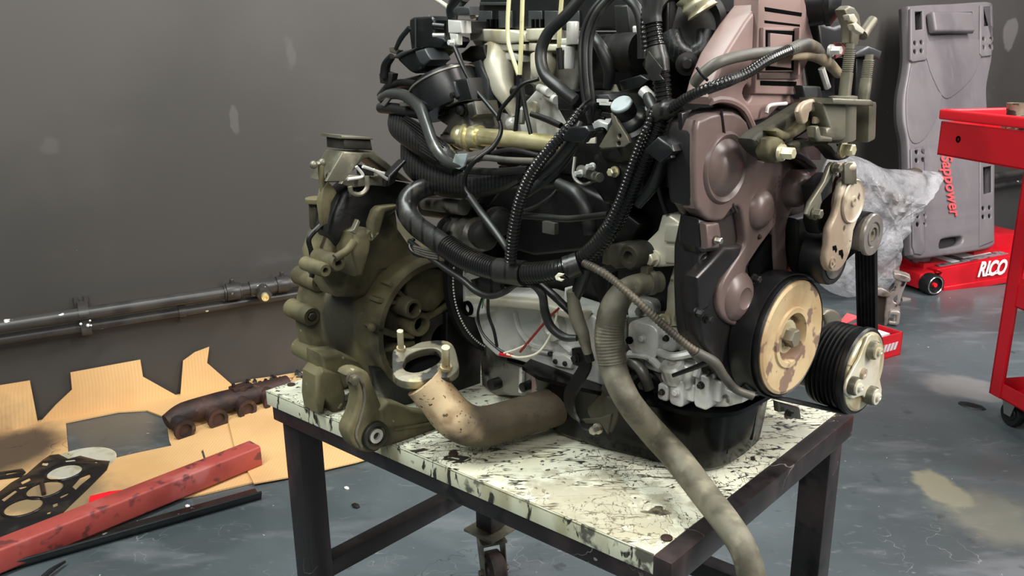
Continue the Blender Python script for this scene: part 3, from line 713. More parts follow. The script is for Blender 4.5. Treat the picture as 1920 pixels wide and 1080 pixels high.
g.bar(c + jd * .5 + Z * -.01, c - jd * .04 + Z * .015, .15, .05); obj('lifting_arm', g, 'red_paint', jk, bev=.012)
g = G(); g.cyl(c + Z * .03, c + Z * .055, .05, 24); g.lathe(c + Z * .055, Z, [(0, 0), (.055, 0), (.06, .008), (.05, .012), (.045, .004), (0, .004)], 24); obj('saddle', g, 'grey_decal', jk)
t0, t1 = ju(1834, 510, .011), ju(1888, 500, .011)
g = text('RICO', .105, FJ, .0115, (t0[0] + t1[0]) / 2, (ju(1862, 504, .011)[1]), .0015, .25, 0.0, .004, 1.0)
us = [(p - JA).dot(jd) for p in g.v]; k = (t1[0] - t0[0]) / (max(us) - min(us)); mu = (t0[0] + t1[0]) / 2; mm = (max(us) + min(us)) / 2
for p in g.v:
    du = (p - JA).dot(jd) - mm; p += jd * (mu - mm + du * (k - 1))
obj('brand_lettering', g, 'white_print', jk, label='white italic lettering')
g = G(); q = [FJ.W(*ju(x, y, .011), .011) for x, y in ((1848, 514), (1884, 508), (1883, 511), (1847, 517))]; g.prism(q, jn * .0015); obj('brand_underline', g, 'white_print', jk)
# rear box of the jack, further right
g = G(); rb = FJ.P(1880, 455, -.12); 
c = pz(1893, 480, .0); cc = FJ.W(jl * .93, .0, -.20)
g.box(cc + Z * .16, jd * .16, jn * .10, Z * .075)
obj('pump_housing', g, 'red_paint', jk, bev=.008)
# ------------------------------------------------------------------ red trolley
KP = pz(1862, 790)                       # foot of the near left corner post
lean0 = KP
def kz(x, y):                            # height of a pixel above the near left post
    d = ray(x, y); n = V((lean0.x, lean0.y, 0)).normalized(); t = (lean0 - CP).dot(n) / d.dot(n); return (CP + d * t)
tz0 = kz(1857, 737).z; tz1 = kz(1885, 545).z; tz2 = kz(1910, 290).z
pl = kz(1857, 737)
A0 = V((pl.x, pl.y, 0)); 
k1 = pz(1920, 772, tz0); kd = (V((k1.x, k1.y, 0)) - A0).normalized()          # along the near edge, towards the camera's right
k2 = pz(1925, 697, tz0 + .02); kb = V((-kd.y, kd.x, 0))
if kb.y < 0: kb = -kb
KL, KW = .62, .36
tr = thing('tool_trolley', 'red steel tool trolley with trays at the right edge', 'trolley', A0 + kd * KL / 2 + kb * KW / 2)
def tray(z, h, lip, ext=0.0, name='tray'):
    g = G(); a = A0 - kd * ext + Z * z
    Lk = KL + 2 * ext; t = .006
    g.prism([a, a + kd * Lk, a + kd * Lk + kb * KW, a + kb * KW], Z * t)
    g.prism([a, a + kd * Lk, a + kd * Lk + kb * t, a + kb * t], Z * h)
    g.prism([a + kb * (KW - t), a + kd * Lk + kb * (KW - t), a + kd * Lk + kb * KW, a + kb * KW], Z * h)
    g.prism([a, a + kd * t, a + kd * t + kb * KW, a + kb * KW], Z * h)
    g.prism([a + kd * (Lk - t), a + kd * Lk, a + kd * Lk + kb * KW, a + kd * (Lk - t) + kb * KW], Z * h)
    return obj(name, g, 'red_paint', tr, bev=.0015)
tray(tz0, .05, .0)
tray(tz1 - .04, .075, 0)
for i, j in ((0, 0), (1, 0), (0, 1), (1, 1)):
    c = A0 + kd * (KL * i) + kb * (KW * j); sx_, sy_ = (1 if i == 0 else -1), (1 if j == 0 else -1)
    g = G(); th = .004
    for u, v in ((.045, th), (th, .045)):
        g.prism([c - kd * .003 * sx_ - kb * .003 * sy_ + Z * tz0, c + kd * u * sx_ + Z * tz0 - kb * .003 * sy_, c + kd * u * sx_ + kb * v * sy_ + Z * tz0, c + kb * v * sy_ + Z * tz0 - kd * .003 * sx_], Z * (tz2 - tz0))
    obj('corner_post', g, 'red_paint', tr)
# top tray hangs over the posts: its left corner shows further out
tl = kz(1764, 252); 
tz_t = tz2
def on_near(x, y):                       # point on the vertical plane of the near edge
    n = V((kd.y, -kd.x, 0)); d = ray(x, y); t = (A0 - CP).dot(n) / d.dot(n); return CP + d * t
c1, c2, c3 = on_near(1762, 250), on_near(1758, 290), on_near(1768, 205)
ext = max(.05, (A0 - V((c1.x, c1.y, 0))).dot(kd))
zb, zt = c2.z, c3.z
g = G(); a = A0 - kd * ext + Z * zb; Lk = KL + ext + .05; t = .006; hh = (zt - zb) * .74
KW2 = KW
for q in ([a, a + kd * Lk, a + kd * Lk + kb * t, a + kb * t], [a + kb * (KW2 - t), a + kd * Lk + kb * (KW2 - t), a + kd * Lk + kb * KW2, a + kb * KW2], [a, a + kd * t, a + kd * t + kb * KW2, a + kb * KW2], [a + kd * (Lk - t), a + kd * Lk, a + kd * Lk + kb * KW2, a + kd * (Lk - t) + kb * KW2]):
    g.prism(q, Z * hh)
g.prism([a, a + kd * Lk, a + kd * Lk + kb * KW2, a + kb * KW2], Z * t)
obj('tray', g, 'red_paint', tr, bev=.0015)
g = G(); rz = zt - .016
rim = [A0 - kd * ext + Z * rz, A0 + kd * (Lk - ext) + Z * rz, A0 + kd * (Lk - ext) + kb * KW2 + Z * rz, A0 - kd * ext + kb * KW2 + Z * rz]
for i in range(4): g.bar(rim[i], rim[(i + 1) % 4], .028, .034)
obj('rolled_rim', g, 'red_bright', tr, bev=.008, seg=3)
g = G(); g.prism([q - Z * .02 for q in [rim[0] + kd * .02 + kb * .01, rim[1] - kd * .02 + kb * .01, rim[2] - kd * .02 - kb * .01, rim[3] + kd * .02 - kb * .01]], Z * -.004)
for i, j in ((0, 0), (1, 0), (0, 1), (1, 1)):
    c = A0 + kd * (.05 + (KL - .1) * i) + kb * (.05 + (KW - .1) * j)
    g = G(); g.prism([c + kd * .03 + kb * .03 + Z * (tz0 - .008), c - kd * .03 + kb * .03 + Z * (tz0 - .008), c - kd * .03 - kb * .03 + Z * (tz0 - .008), c + kd * .03 - kb * .03 + Z * (tz0 - .008)], Z * .006)
    for s_ in (-1, 1):
        q = c + kb * .022 * s_
        g.prism([q + kd * .028 + Z * (tz0 - .008), q - kd * .028 + Z * (tz0 - .008), q - kd * .014 + Z * (tz0 * .4), q + kd * .014 + Z * (tz0 * .4)], kb * .003)
    cs_ = obj('caster', g, 'chrome', tr)
    rr = tz0 * .44; g = G(); g.lathe(c + Z * rr - kb * .014, kb, [(0, 0), (rr * .5, 0), (rr * .55, .003), (rr * .9, 0), (rr, .006), (rr, .022), (rr * .9, .028), (0, .028)], 28); obj('wheel', g, 'tyre', cs_)
g = G()
for q in ((.06, .05), (.2, .09)): g.ball(A0 + kd * q[0] + kb * q[1] + Z * (tz0 + .006), .008, 10, Z, .6)
obj('rivet', g, 'chrome', tr)
g = G(); q = on_near(1797, 261); g.lathe(q, V((kd.y, -kd.x, 0)), [(.011, 0), (.011, .002), (.006, .003), (.005, 0), (0, 0)], 16); obj('hole_grommet', g, 'bore_shade_black', tr)
# cast part lying in the top tray
c = A0 + kb * (KW * .6) + Z * (zt + .0); d = ray(1908, 205); t = ((zt + .005) - CAMH) / d.z
c = CP + d * ((A0 + kb * .12 - CP).length / d.length) ; zbase = zb + .008
root = thing('metal_casting', 'dull cast metal engine part lying in the top tray of the trolley', 'engine part', V((c.x, c.y, zbase)))
g = G(); cb_ = V((c.x, c.y, zbase))
hh = max(.05, c.z - zbase)
g.lathe(cb_, Z, [(0, 0), (.05, 0), (.045, hh * .5), (.032, hh * .9), (.034, hh + .02), (.024, hh + .02), (.02, hh * .8), (0, hh * .8)], 18); obj('body', g, 'flange_steel', root, bev=.0)
g = G(); g.tube([cb_ + Z * hh * .7, cb_ + Z * hh * .8 + kd * .05, cb_ + Z * (hh * .7) + kd * .09], [.022, .018, .024], 12); obj('arm', g, 'flange_steel', root)
# ------------------------------------------------------------------ red box, cast bracket, plastic bag
B0, B1, B2 = pz(1688, 665), pz(1636, 680), pz(1615, 622)
bd = (B0 - B1).normalized(); bb = V((-bd.y, bd.x, 0))
BWd, BDp, BHt = .26, .17, .095
Q = B0
root = thing('red_carton', 'open red cardboard parts box with white print on the floor', 'box', Q - bd * BWd / 2 + bb * BDp / 2)
c = [Q, Q - bd * BWd, Q - bd * BWd + bb * BDp, Q + bb * BDp]; t = .004
g = G(); g.prism(c, Z * t)
for i in range(4):
    p, q = c[i], c[(i + 1) % 4]; nn = (q - p).normalized().cross(Z) * -t
    if (mid(c) - (p + q) / 2).dot(nn) < 0: nn = -nn
    g.prism([p, q, q + nn, p + nn], Z * BHt)
obj('carton', g, 'red_bright', root)
g = G(); g.box(mid(c) + Z * (BHt - .03), bd * BWd * .42, bb * BDp * .40, Z * .012); obj('foam_tray', g, 'grey_decal', root)
g = G(); g.box(mid(c) + bd * .05 + Z * (BHt - .015), bd * BWd * .2, bb * BDp * .28, Z * .004); obj('leaflet', g, 'white_print', root)
fb = Frame(Q, bd, Z, V((bd.y, -bd.x, 0))); 
lab = [fb.W(-.14, .03, .0005), fb.W(-.035, .03, .0005), fb.W(-.022, .06, .0005), fb.W(-.127, .06, .0005)]
for k in range(5):
    g = G(); x = -.135 + k * .021; g.prism([fb.W(x, .03, .0005), fb.W(x + .015, .03, .0005), fb.W(x + .026, .06, .0005), fb.W(x + .011, .06, .0005)], fb.az * .001); obj('white_print', g, 'white_print', root)
fo = pz(1590, 600, .10); c0 = Q - bd * BWd + bb * BDp
g = G(); q0, q1 = c[3] + Z * BHt, c[2] + Z * BHt
tipa = [pz(1576, 602, .115), pz(1588, 588, .14), pz(1612, 595, .13)]
g.prism([q1, q1 + bd * .10, tipa[2], tipa[1], tipa[0]], Z * .003); obj('lid_flap', g, 'red_bright', root)
# cast bracket standing on the floor behind the box
c0 = pz(1668, 608); fx = V((1, 0, 0)); ny = V((0, -1, 0)); FB = Frame(c0, V((.93, -.37, 0)).normalized(), Z, V((-.37, -.93, 0)).normalized())
root = thing('cast_bracket', 'pale aluminium engine bracket standing upright behind the red box', 'engine part', c0)
def bu(pts, w=0): return [FB.uv(x, y, w) for x, y in pts]
obj('side_plate', plate([bu([(1636, 548), (1662, 552), (1659, 605), (1655, 612), (1632, 604)])], .05, .003, FB, -.02), 'bracket_brown', root)
obj('web', plate([smooth_loop(bu([(1657, 612), (1662, 556), (1676, 540), (1682, 514), (1703, 516), (1697, 535), (1688, 560), (1686, 600), (1676, 605), (1672, 580), (1668, 600)]), 2), smooth_loop(bu([(1674, 560), (1681, 552), (1680, 566)]), 2)], .03, .005, FB, .02), 'bracket_alu', root)
obj('mount_pad', plate([smooth_loop(bu([(1676, 509), (1690, 511), (1706, 517), (1704, 525), (1690, 524), (1675, 518)]), 2)], .07, .005, FB, .035), 'bracket_alu', root)
obj('lug', plate([rrect(*bu([(1664, 604)])[0], *bu([(1688, 580)])[0], .012), rrect(*bu([(1668, 598)])[0], *bu([(1680, 587)])[0], .004)], .05, .005, FB, .035), 'bracket_alu', root)
obj('mount_plate', plate([smooth_loop(bu([(1640, 541), (1652, 538), (1668, 546), (1664, 554), (1642, 551)]), 2)], .05, .003, FB, .025), 'bracket_alu', root)
g = G(); q = pz(1692, 565); g.prism([q, q + V((.05, .02, 0)), q + V((.02, .05, 0))], Z * .008); tag(obj('metal_chip', g, 'bracket_alu', loc=q), 'small pale triangular chip on the floor beside the cast bracket', 'debris')
# clear plastic bag: crumpled film draped over something behind the engine
bo = [(1556, 292), (1590, 290), (1625, 300), (1655, 315), (1690, 318), (1730, 320), (1764, 326), (1735, 350), (1725, 375), (1708, 400), (1690, 425), (1668, 452), (1660, 480), (1668, 530), (1655, 535), (1640, 560), (1590, 558), (1545, 540), (1520, 500), (1530, 420), (1540, 340)]
bpl = Frame(pz(1600, 558), V((.94, .34, 0)).normalized(), Z, V((.34, -.94, 0)).normalized())
nU, nV = 34, 34
us = smooth_loop([bpl.uv(x, y) for x, y in bo], 4)
cu_, cv_ = sum(p[0] for p in us) / len(us), sum(p[1] for p in us) / len(us)
from mathutils import noise as NZ
root = thing('plastic_bag', 'crumpled clear plastic bag of packing behind the belt tensioner', 'bag', pz(1600, 556))
for sgn, nm in ((1, 'film'), (-1, 'film')):
    g = G(); m = len(us); rings = []
    R_ = 12
    vs = [bpl.W(cu_, cv_, .12 * sgn)]; fs = []
    for k in range(1, R_ + 1):
        t = k / R_
        for u, v in us:
            x, y = cu_ + (u - cu_) * t, cv_ + (v - cv_) * t
            nz = NZ.noise(V((x * 9, y * 9, 3.1 * sgn))) * .035 + abs(NZ.noise(V((x * 22, y * 22, 7 * sgn)))) * .03
            w_ = sgn * (.13 * math.sqrt(max(0, 1 - t * t)) + nz * (1 - t ** 6))
            vs.append(bpl.W(x, max(.004, y), w_))
    for i in range(m): fs.append((0, 1 + i, 1 + (i + 1) % m))
    for k in range(R_ - 1):
        for i in range(m):
            j = (i + 1) % m; fs.append((1 + k*m + i, 1 + k*m + j, 1 + (k+1)*m + j, 1 + (k+1)*m + i))
    g.add(vs, fs)
    obj(nm, g, 'bag_film', root, ang=25)
g = G()
for k in range(5):
    x, y = 1590 + k * 30 + random.uniform(-6, 6), 370 + random.uniform(-30, 50) - k * 3
    g.ball(bpl.P(x, y, -.02), random.uniform(.04, .075), 10, Z, 1.2)
obj('contents', g, 'bracket_brown', root)
# ------------------------------------------------------------------ steel cart
ct = thing('work_cart', 'steel cart with scratched white top carrying the engine', 'cart', V(((TA + TC).x / 2, (TA + TC).y / 2, 0)))
th = .004
ins = .028
g = G()
rj = TV * .0
tbq = [TA, TB - TL * .012, TC - TL * .012, TD]
g.prism(tbq, Z * -th)
obj('table_top', g, 'table_paint', ct, bev=.0012)
lipn = V((TL.y, -TL.x, 0))
if lipn.y > 0: lipn = -lipn
g = G(); g.prism([TA, TB - TL * .012, TB - TL * .012 - Z * .026, TA - Z * .026], -lipn * .003); obj('lip', g, 'table_lip_paint', ct, bev=.001)
g = G(); g.prism([TA, TD, TD - Z * .026, TA - Z * .026], TL * .003); obj('lip', g, 'table_lip_paint', ct, bev=.001)
fz = TZ - th - .0005
tw = .036
def rail(p, q, z, wd=tw, ht=tw, nm='rail'):
    g = G(); g.bar(V((p.x, p.y, z)), V((q.x, q.y, z)), wd, ht); return obj(nm, g, 'frame_steel', ct, bev=.003)
il = -lipn * (.003 + tw / 2)            # inwards from the front edge
rail(TA + TL * .01 + il, TB - TL * .02 + il, fz - .012 - tw / 2, nm='rail')
rail(TD + TL * .01 - TV * .02, TC - TL * .02 - TV * .02, fz - tw / 2, nm='rail')
rail(TA + TL * .022 + TV * .02, TD + TL * .022 - TV * .02, fz - .012 - tw / 2, nm='rail')
e_in = -TL * (tw / 2 - .012)
rail(TB + e_in + TV * .0, TC + e_in, TZ - tw / 2 - .001, nm='rail')
lw = .046
LEG = []
for c, nm in ((TA + TL * .045 + TV * .035, 'a'), (TB - TL * .022 + TV * .03, 'b'), (TC - TL * .022 - TV * .03, 'c'), (TD + TL * .045 - TV * .035, 'd')):
    g = G(); z0, z1 = .145, TZ - tw - .0
    q = [c - TL * lw/2 - TV * lw/2, c + TL * lw/2 - TV * lw/2, c + TL * lw/2 + TV * lw/2, c - TL * lw/2 + TV * lw/2]
    g.prism([V((p.x, p.y, z0)) for p in q], Z * (z1 - z0)); LEG.append(c)
    obj('leg', g, 'frame_steel', ct, bev=.003)
def lrail(i, j, z):
    d = (LEG[j] - LEG[i]).normalized(); return rail(LEG[i] + d * lw / 2, LEG[j] - d * lw / 2, z, .034, .034, 'brace_rail')
lrail(0, 3, .265); lrail(1, 2, .265); lrail(3, 2, .265)
for c in LEG:
    c = V((c.x, c.y, 0)); g = G()
    q = [c - TL * .042 - TV * .042, c + TL * .042 - TV * .042, c + TL * .042 + TV * .042, c - TL * .042 + TV * .042]
    g.prism([p + Z * .136 for p in q], Z * .007)
    g.cyl(c + Z * .112, c + Z * .136, .024, 18)
    cs_ = obj('caster', g, 'grey_cast', ct, bev=.001)
    sw = V((.35, -.94, 0)).normalized(); tv = V((sw.y, -sw.x, 0)); wc = c + sw * .02 + Z * .045
    g = G()
    for s_ in (-1, 1):
        q = tv * (.026 * s_)
        g.prism([c + q - sw * .02 + Z * .116, c + q + sw * .024 + Z * .116, wc + q + sw * .016, wc + q - Z * .014, wc + q - sw * .016], tv * .0025)
    g.box(c + Z * .116, sw * .028, tv * .029, Z * .003)
    g.hexa(wc + tv * .029, tv, .007, .008); g.hexa(wc - tv * .026, -tv, .007, .008)
    obj('fork', g, 'grey_cast', cs_)
    g = G(); g.lathe(wc - tv * .021, tv, [(0, 0), (.018, 0), (.02, .004), (.036, .001), (.045, .007), (.045, .035), (.036, .041), (.02, .038), (.018, .042), (0, .042)], 28); obj('wheel', g, 'wheel_brown', cs_)
for x, y in ((546, 722), (1250, 1010), (850, 852)):
    c = pz(x, y, TZ); g = G(); g.lathe(c, Z, [(.007, .0002), (.007, .002), (.004, .003), (0, .003)], 14); obj('rivet', g, 'bolt_dark', ct)
# ------------------------------------------------------------------ the engine on the cart
EB = V((EO.x, EO.y, TZ)) - EX * .28 + SX * .03
en = thing('car_engine', 'dirty transverse car engine with gearbox and wiring standing on the white cart', 'engine', EB)
def eu(pts, w=0): return [FE.uv(x, y, w) for x, y in pts]
def su(pts, w=0): return [FS.uv(x, y, w) for x, y in pts]
def fplate(name, pts, e, th, mat, par=None, bev=.003, sm=0, holes=(), res=2):
    lp = eu(pts, e)
    if sm: lp = smooth_loop(lp, sm)
    return obj(name, plate([lp] + [smooth_loop(eu(h, e), 3) for h in holes], th, bev, FE, e, res), mat, par or en)
def splate(name, pts, s, th, mat, par=None, bev=.003, sm=0, holes=(), res=2):
    lp = su(pts, s)
    if sm: lp = smooth_loop(lp, sm)
    return obj(name, plate([lp] + [smooth_loop(su(h, s), 3) for h in holes], th, bev, FS, s, res), mat, par or en)
def mpp(p): return depth(p) / FPX          # metres per pixel there
def ebolt(name, x, y, e, rpx, h, mat='steel_bright', par=None):
    c = FE.P(x, y, e); g = G(); r = rpx * mpp(c); g.hexa(c, EX, r * .8, h); return obj(name, g, mat, par or en)
def sbolt(name, x, y, s, rpx, h, mat='steel_bright', par=None):
    c = FS.P(x, y, s); g = G(); r = rpx * mpp(c); g.hexa(c, SX, r * .8, h); return obj(name, g, mat, par or en)
def edome(name, x, y, e, rpx, prof, mat, par=None, n=36):     # prof in units of the radius
    c = FE.P(x, y, e); r = rpx * mpp(c); g = G(); g.lathe(c, EX, [(a * r, b * r) for a, b in prof], n); return obj(name, g, mat, par or en, ang=50)
# --- block behind everything: cast iron block, head, sump
def eblock(name, e0, e1, s0, s1, z0, z1, mat, bev=.008):
    g = G(); q = [FS.W(e0, z0 - EO.z, s0), FS.W(e1, z0 - EO.z, s0), FS.W(e1, z0 - EO.z, s1), FS.W(e0, z0 - EO.z, s1)]
    g.prism(q, Z * (z1 - z0)); return obj(name, g, mat, en, bev=bev)
CZ = EO.z
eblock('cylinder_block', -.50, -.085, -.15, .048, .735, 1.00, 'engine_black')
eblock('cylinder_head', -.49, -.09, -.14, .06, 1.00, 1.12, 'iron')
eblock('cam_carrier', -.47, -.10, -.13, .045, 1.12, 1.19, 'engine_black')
# --- timing cover
e_f = -.030
back = [(1296, 248), (1306, 222), (1335, 208), (1400, 200), (1470, 204), (1520, 290), (1535, 330), (1525, 400), (1500, 440), (1490, 520), (1460, 620), (1440, 735), (1400, 742), (1350, 700), (1316, 650), (1306, 600), (1306, 470), (1318, 412), (1300, 380), (1294, 330)]
tcv = fplate('timing_cover', back, -.042, .034, 'timing_dark', bev=.006, sm=2)
face = [(1304, 245), (1318, 222), (1345, 212), (1378, 210), (1402, 228), (1412, 262), (1424, 300), (1452, 300), (1480, 290), (1506, 300), (1521, 325), (1518, 352), (1503, 375), (1484, 398), (1476, 430), (1476, 470), (1478, 505), (1456, 520), (1452, 440), (1446, 436), (1402, 500), (1404, 520), (1412, 545), (1414, 580), (1402, 606), (1378, 612), (1356, 596), (1346, 570), (1352, 535), (1372, 500), (1396, 462), (1398, 440), (1392, 400), (1385, 388), (1374, 392), (1366, 402), (1356, 414), (1330, 414), (1312, 396), (1304, 375)]
fplate('cover_face', face, e_f, .022, 'timing_plastic', tcv, bev=.005, sm=2, res=3)
# side wall of the upper lobe and the flanges to the left
fplate('lobe_skirt', [(1296, 252), (1312, 224), (1338, 212), (1375, 210), (1402, 236), (1408, 300), (1400, 380), (1384, 398), (1360, 414), (1326, 414), (1304, 388), (1296, 372)], -.034, .034, 'timing_dark', tcv, bev=.008, sm=2, res=3)
fplate('cover_flange', [(1270, 256), (1290, 222), (1312, 207), (1330, 210), (1330, 300), (1310, 400), (1286, 376), (1270, 338)], -.066, .012, 'grey_plastic', tcv, bev=.004, sm=2)
fplate('cover_skirt', [(1310, 408), (1334, 414), (1352, 418), (1352, 462), (1344, 474), (1316, 476), (1308, 462)], -.034, .028, 'timing_dark', tcv, bev=.006, sm=1)
fplate('lug', [(1324, 420), (1350, 418), (1354, 440), (1350, 466), (1326, 468)], -.026, .02, 'timing_plastic', tcv, bev=.004)
ebolt('bolt', 1342, 450, -.025, 8, .008, 'steel_bright', tcv)
fplate('cover_lobe', [(1318, 492), (1336, 474), (1364, 482), (1395, 462), (1412, 500), (1418, 560), (1412, 620), (1404, 690), (1396, 738), (1352, 696), (1322, 650), (1312, 600), (1310, 540)], -.036, .028, 'timing_dark', tcv, bev=.008, sm=2, res=3)
fplate('diagonal_rib', [(1306, 520), (1360, 462), (1396, 460), (1388, 482), (1350, 530), (1330, 580), (1310, 590)], -.028, .02, 'timing_dark', tcv, bev=.006, sm=1, res=3)
dome = [(1.12, -.15), (1.1, .02), (1.02, .10), (.94, .06), (.88, .02), (.80, .10), (.62, .26), (.40, .36), (.2, .39), (0, .40)]
edome('bearing_dome', 1359, 315, e_f, 62, dome, 'timing_plastic', tcv)
edome('small_dome', 1426, 393, e_f, 40, [(1.0, -.1), (.98, 0), (.85, .2), (.62, .36), (.42, .42), (.38, .41), (.2, .44), (0, .44)], 'timing_plastic', tcv)
edome('round_dome', 1484, 352, e_f, 36, [(1.0, -.1), (1.0, .2), (.95, .5), (.8, .75), (.5, .92), (0, .98)], 'timing_plastic', tcv)
edome('seal_dome', 1380, 556, e_f - .004, 50, [(1.0, -.1), (.98, .05), (.85, .22), (.6, .36), (.42, .42), (.38, .38), (0, .38)], 'timing_plastic', tcv)
for a, b, c_, d_ in ((1352, 205, 1358, 250), (1374, 382, 1382, 398)):
    g = G(); g.tube([FE.P(a, b, e_f), FE.P(c_, d_, e_f + .0008)], .0016, 6); obj('seam', g, 'timing_dark', tcv)
# moulded part-number marks on the cover
random.seed(3)
for col, (x0, y0, x1, y1, n_) in enumerate(((1461, 332, 1459, 434, 13), (1453, 350, 1451, 415, 9))):
    g = G()
    for k in range(n_):
        t = k / (n_ - 1); c = FE.P(x0 + (x1 - x0) * t, y0 + (y1 - y0) * t, e_f)
        hgt = .0025
        for dx in (-1, 1):
            if random.random() < .8: g.box(c - SX * .0012 * dx, SX * .0004, Z * .0018, EX * .0006)
        if random.random() < .7: g.box(c + Z * .0017 * random.choice((-1, 1)), SX * .0014, Z * .0004, EX * .0006)
    obj('moulded_marks', g, 'timing_plastic', tcv)
ebolt('cover_screw', 1423, 444, e_f, 5, .003, 'bolt_dark', tcv)
for x, y in ((1305, 585), (1412, 522), (1322, 597)): ebolt('bolt', x, y, -.030, 9, .010, 'iron', tcv)
# triangular window in the cover
fplate('window_recess', [(1404, 500), (1446, 440), (1453, 442), (1454, 518), (1430, 530), (1410, 538)], e_f - .004, .004, 'bore_shade_black', tcv, bev=.0005)
# --- upper timing cover
upo = [(1425, -14), (1424, 8), (1399, 40), (1362, 98), (1341, 150), (1332, 182), (1335, 196), (1352, 190), (1370, 192), (1392, 205), (1408, 230), (1440, 222), (1462, 200), (1500, 192), (1510, 184), (1508, 132), (1524, 100), (1527, 73), (1518, 42), (1518, 28), (1511, 2), (1508, -14)]
uc = fplate('cam_timing_cover', upo, -.036, .035, 'timing_pink', bev=.004, sm=0, holes=[[(1394, 174), (1402, 158), (1410, 172), (1404, 190)]])
fplate('raised_panel', [(1423, -10), (1422, 10), (1416, 176), (1499, 178), (1500, 140), (1503, 10), (1502, -10)], -.031, .010, 'timing_pink', uc, bev=.002, holes=())
for pts in ([(1434, 13), (1504, 24), (1503, 31), (1435, 21)], [(1434, 38), (1500, 46), (1500, 50), (1434, 43)], [(1426, 151), (1494, 153), (1493, 162), (1426, 160)]):
    fplate('slot', pts, -.0305, .004, 'bore_shade_black', uc, bev=.0003)
fplate('window_frame', [(1432, 52), (1502, 52), (1500, 134), (1430, 134)], -.026, .008, 'timing_pink', uc, bev=.001)
fplate('window_dark', [(1436, 56), (1498, 58), (1496, 132), (1436, 132)], -.0255, .003, 'bore_shade_black', uc, bev=.0003)
fplate('inner_pane', [(1445, 62), (1486, 66), (1484, 128), (1444, 124)], -.022, .006, 'timing_pink', uc, bev=.001)
g = G(); g.bar(FE.P(1496, 52, -.022), FE.P(1494, 140, -.022), .004, .006, EX); obj('window_bar', g, 'timing_pink', uc)
fplate('ledge', [(1424, 137), (1498, 137), (1497, 148), (1424, 148)], -.028, .006, 'timing_plastic', uc, bev=.001)
fplate('hole_backing', [(1390, 156), (1414, 156), (1414, 192), (1390, 192)], -.050, .004, 'bore_shade_black', uc, bev=.0003)  # black plate paints the shade inside the hole
g = G(); g.tube([FE.P(x, y, -.038) for x, y in ((1332, 190), (1348, 186), (1372, 190), (1394, 205), (1408, 232), (1415, 252))], .0045, 8); obj('arch_lip', g, 'timing_pink', uc)
g = G(); g.tube([FE.P(x, y, -.028) for x, y in ((1437, 212), (1443, 198), (1474, 194))], .0022, 8); obj('wire_clip', g, 'white_plastic', uc)
fplate('dark_gap_plate', [(1400, 215), (1440, 200), (1500, 190), (1540, 200), (1540, 300), (1490, 300), (1420, 300), (1408, 250)], -.048, .02, 'timing_dark', tcv, bev=.002)  # dark plate stands in for the shaded gap between the covers
fplate('cover_bump', [(1482, 284), (1500, 282), (1524, 298), (1536, 314), (1528, 324), (1510, 308), (1490, 298)], -.01, .03, 'timing_dark', tcv, bev=.006, sm=2)
# --- engine mount bracket
mb = fplate('mount_bracket', [(1413, 270), (1420, 252), (1460, 228), (1505, 200), (1520, 192), (1545, 196), (1548, 225), (1530, 240), (1500, 258), (1484, 272), (1490, 280), (1476, 300), (1462, 304), (1440, 298)], .012, .022, 'olive_dark', bev=.006, sm=2)
fplate('bolt_boss', [(1444, 262), (1462, 256), (1476, 268), (1478, 292), (1466, 306), (1450, 304), (1440, 288)], .024, .018, 'olive_cast', mb, bev=.005, sm=2)
fplate('arm_rib', [(1452, 246), (1462, 240), (1480, 248), (1500, 236), (1530, 208), (1540, 212), (1536, 226), (1500, 254), (1482, 262), (1466, 262)], .024, .016, 'olive_cast', mb, bev=.004, sm=2)
fplate('hook_plate', [(1500, 210), (1508, 194), (1526, 186), (1550, 188), (1556, 198), (1548, 212), (1540, 230), (1532, 232), (1534, 216), (1528, 208), (1519, 212), (1516, 228), (1508, 234), (1504, 228)], .036, .008, 'tensioner_cast', mb, bev=.003, sm=2)
fplate('mount_block', [(1540, 192), (1602, 194), (1598, 264), (1560, 264), (1548, 258), (1550, 240), (1556, 238)], .046, .022, 'grey_cast', mb, bev=.005)
g = G(); g.cyl(FE.P(1577, 262, .035), FE.P(1578, 192, .035), 26 * mpp(FE.P(1577, 230, .035)), 26); obj('mount_sleeve', g, 'grey_cast', mb)
g = G(); g.bar(FE.P(1619, 264, .03), FE.P(1621, 192, .03), .020, .022, EX); obj('mount_post', g, 'grey_cast', mb, bev=.004)
fplate('mount_plate', [(1562, 184), (1634, 187), (1640, 192), (1638, 199), (1562, 195)], .056, .04, 'grey_cast', mb, bev=.002)
fplate('lip_bracket', [(1530, 238), (1537, 236), (1541, 254), (1562, 258), (1562, 266), (1536, 266), (1530, 258)], .050, .012, 'grey_cast', mb, bev=.003)
fplate('arch_web', [(1480, 272), (1510, 262), (1596, 264), (1598, 290), (1588, 300), (1570, 300), (1556, 282), (1530, 268), (1512, 274), (1500, 290)], .02, .018, 'olive_dark', mb, bev=.005, sm=2)
for x, y, r in ((1463, 286, 15), (1577, 280, 15)): ebolt('bolt', x, y, .03, r, .016, 'zinc_gold', mb)
for (x0, y0), (x1, y1), rp in (((1582, 190), (1594, 92), 11.5), ((1618, 190), (1629, 112), 11)):
    p, q = FE.P(x0, y0, .03), FE.P(x1, y1, .03); r = rp * mpp(p)
    g = G(); g.tube([p, p.lerp(q, .55)], [r, r * .95], 16); g.tube([p.lerp(q, .5), q], [r * .92, r * .9], 16, rib=(.0022, .12)); g.cyl(q - Z * .002, q + (q - p).normalized() * .006, r * .7, 14)
    obj('stud', g, 'grey_cast', mb, ang=30)
g = G(); p = FE.P(1580, 186, .03); g.lathe(p, Z, [(0, 0), (.016, 0), (.016, .003), (.012, .004), (0, .004)], 20); obj('washer', g, 'grey_cast', mb)
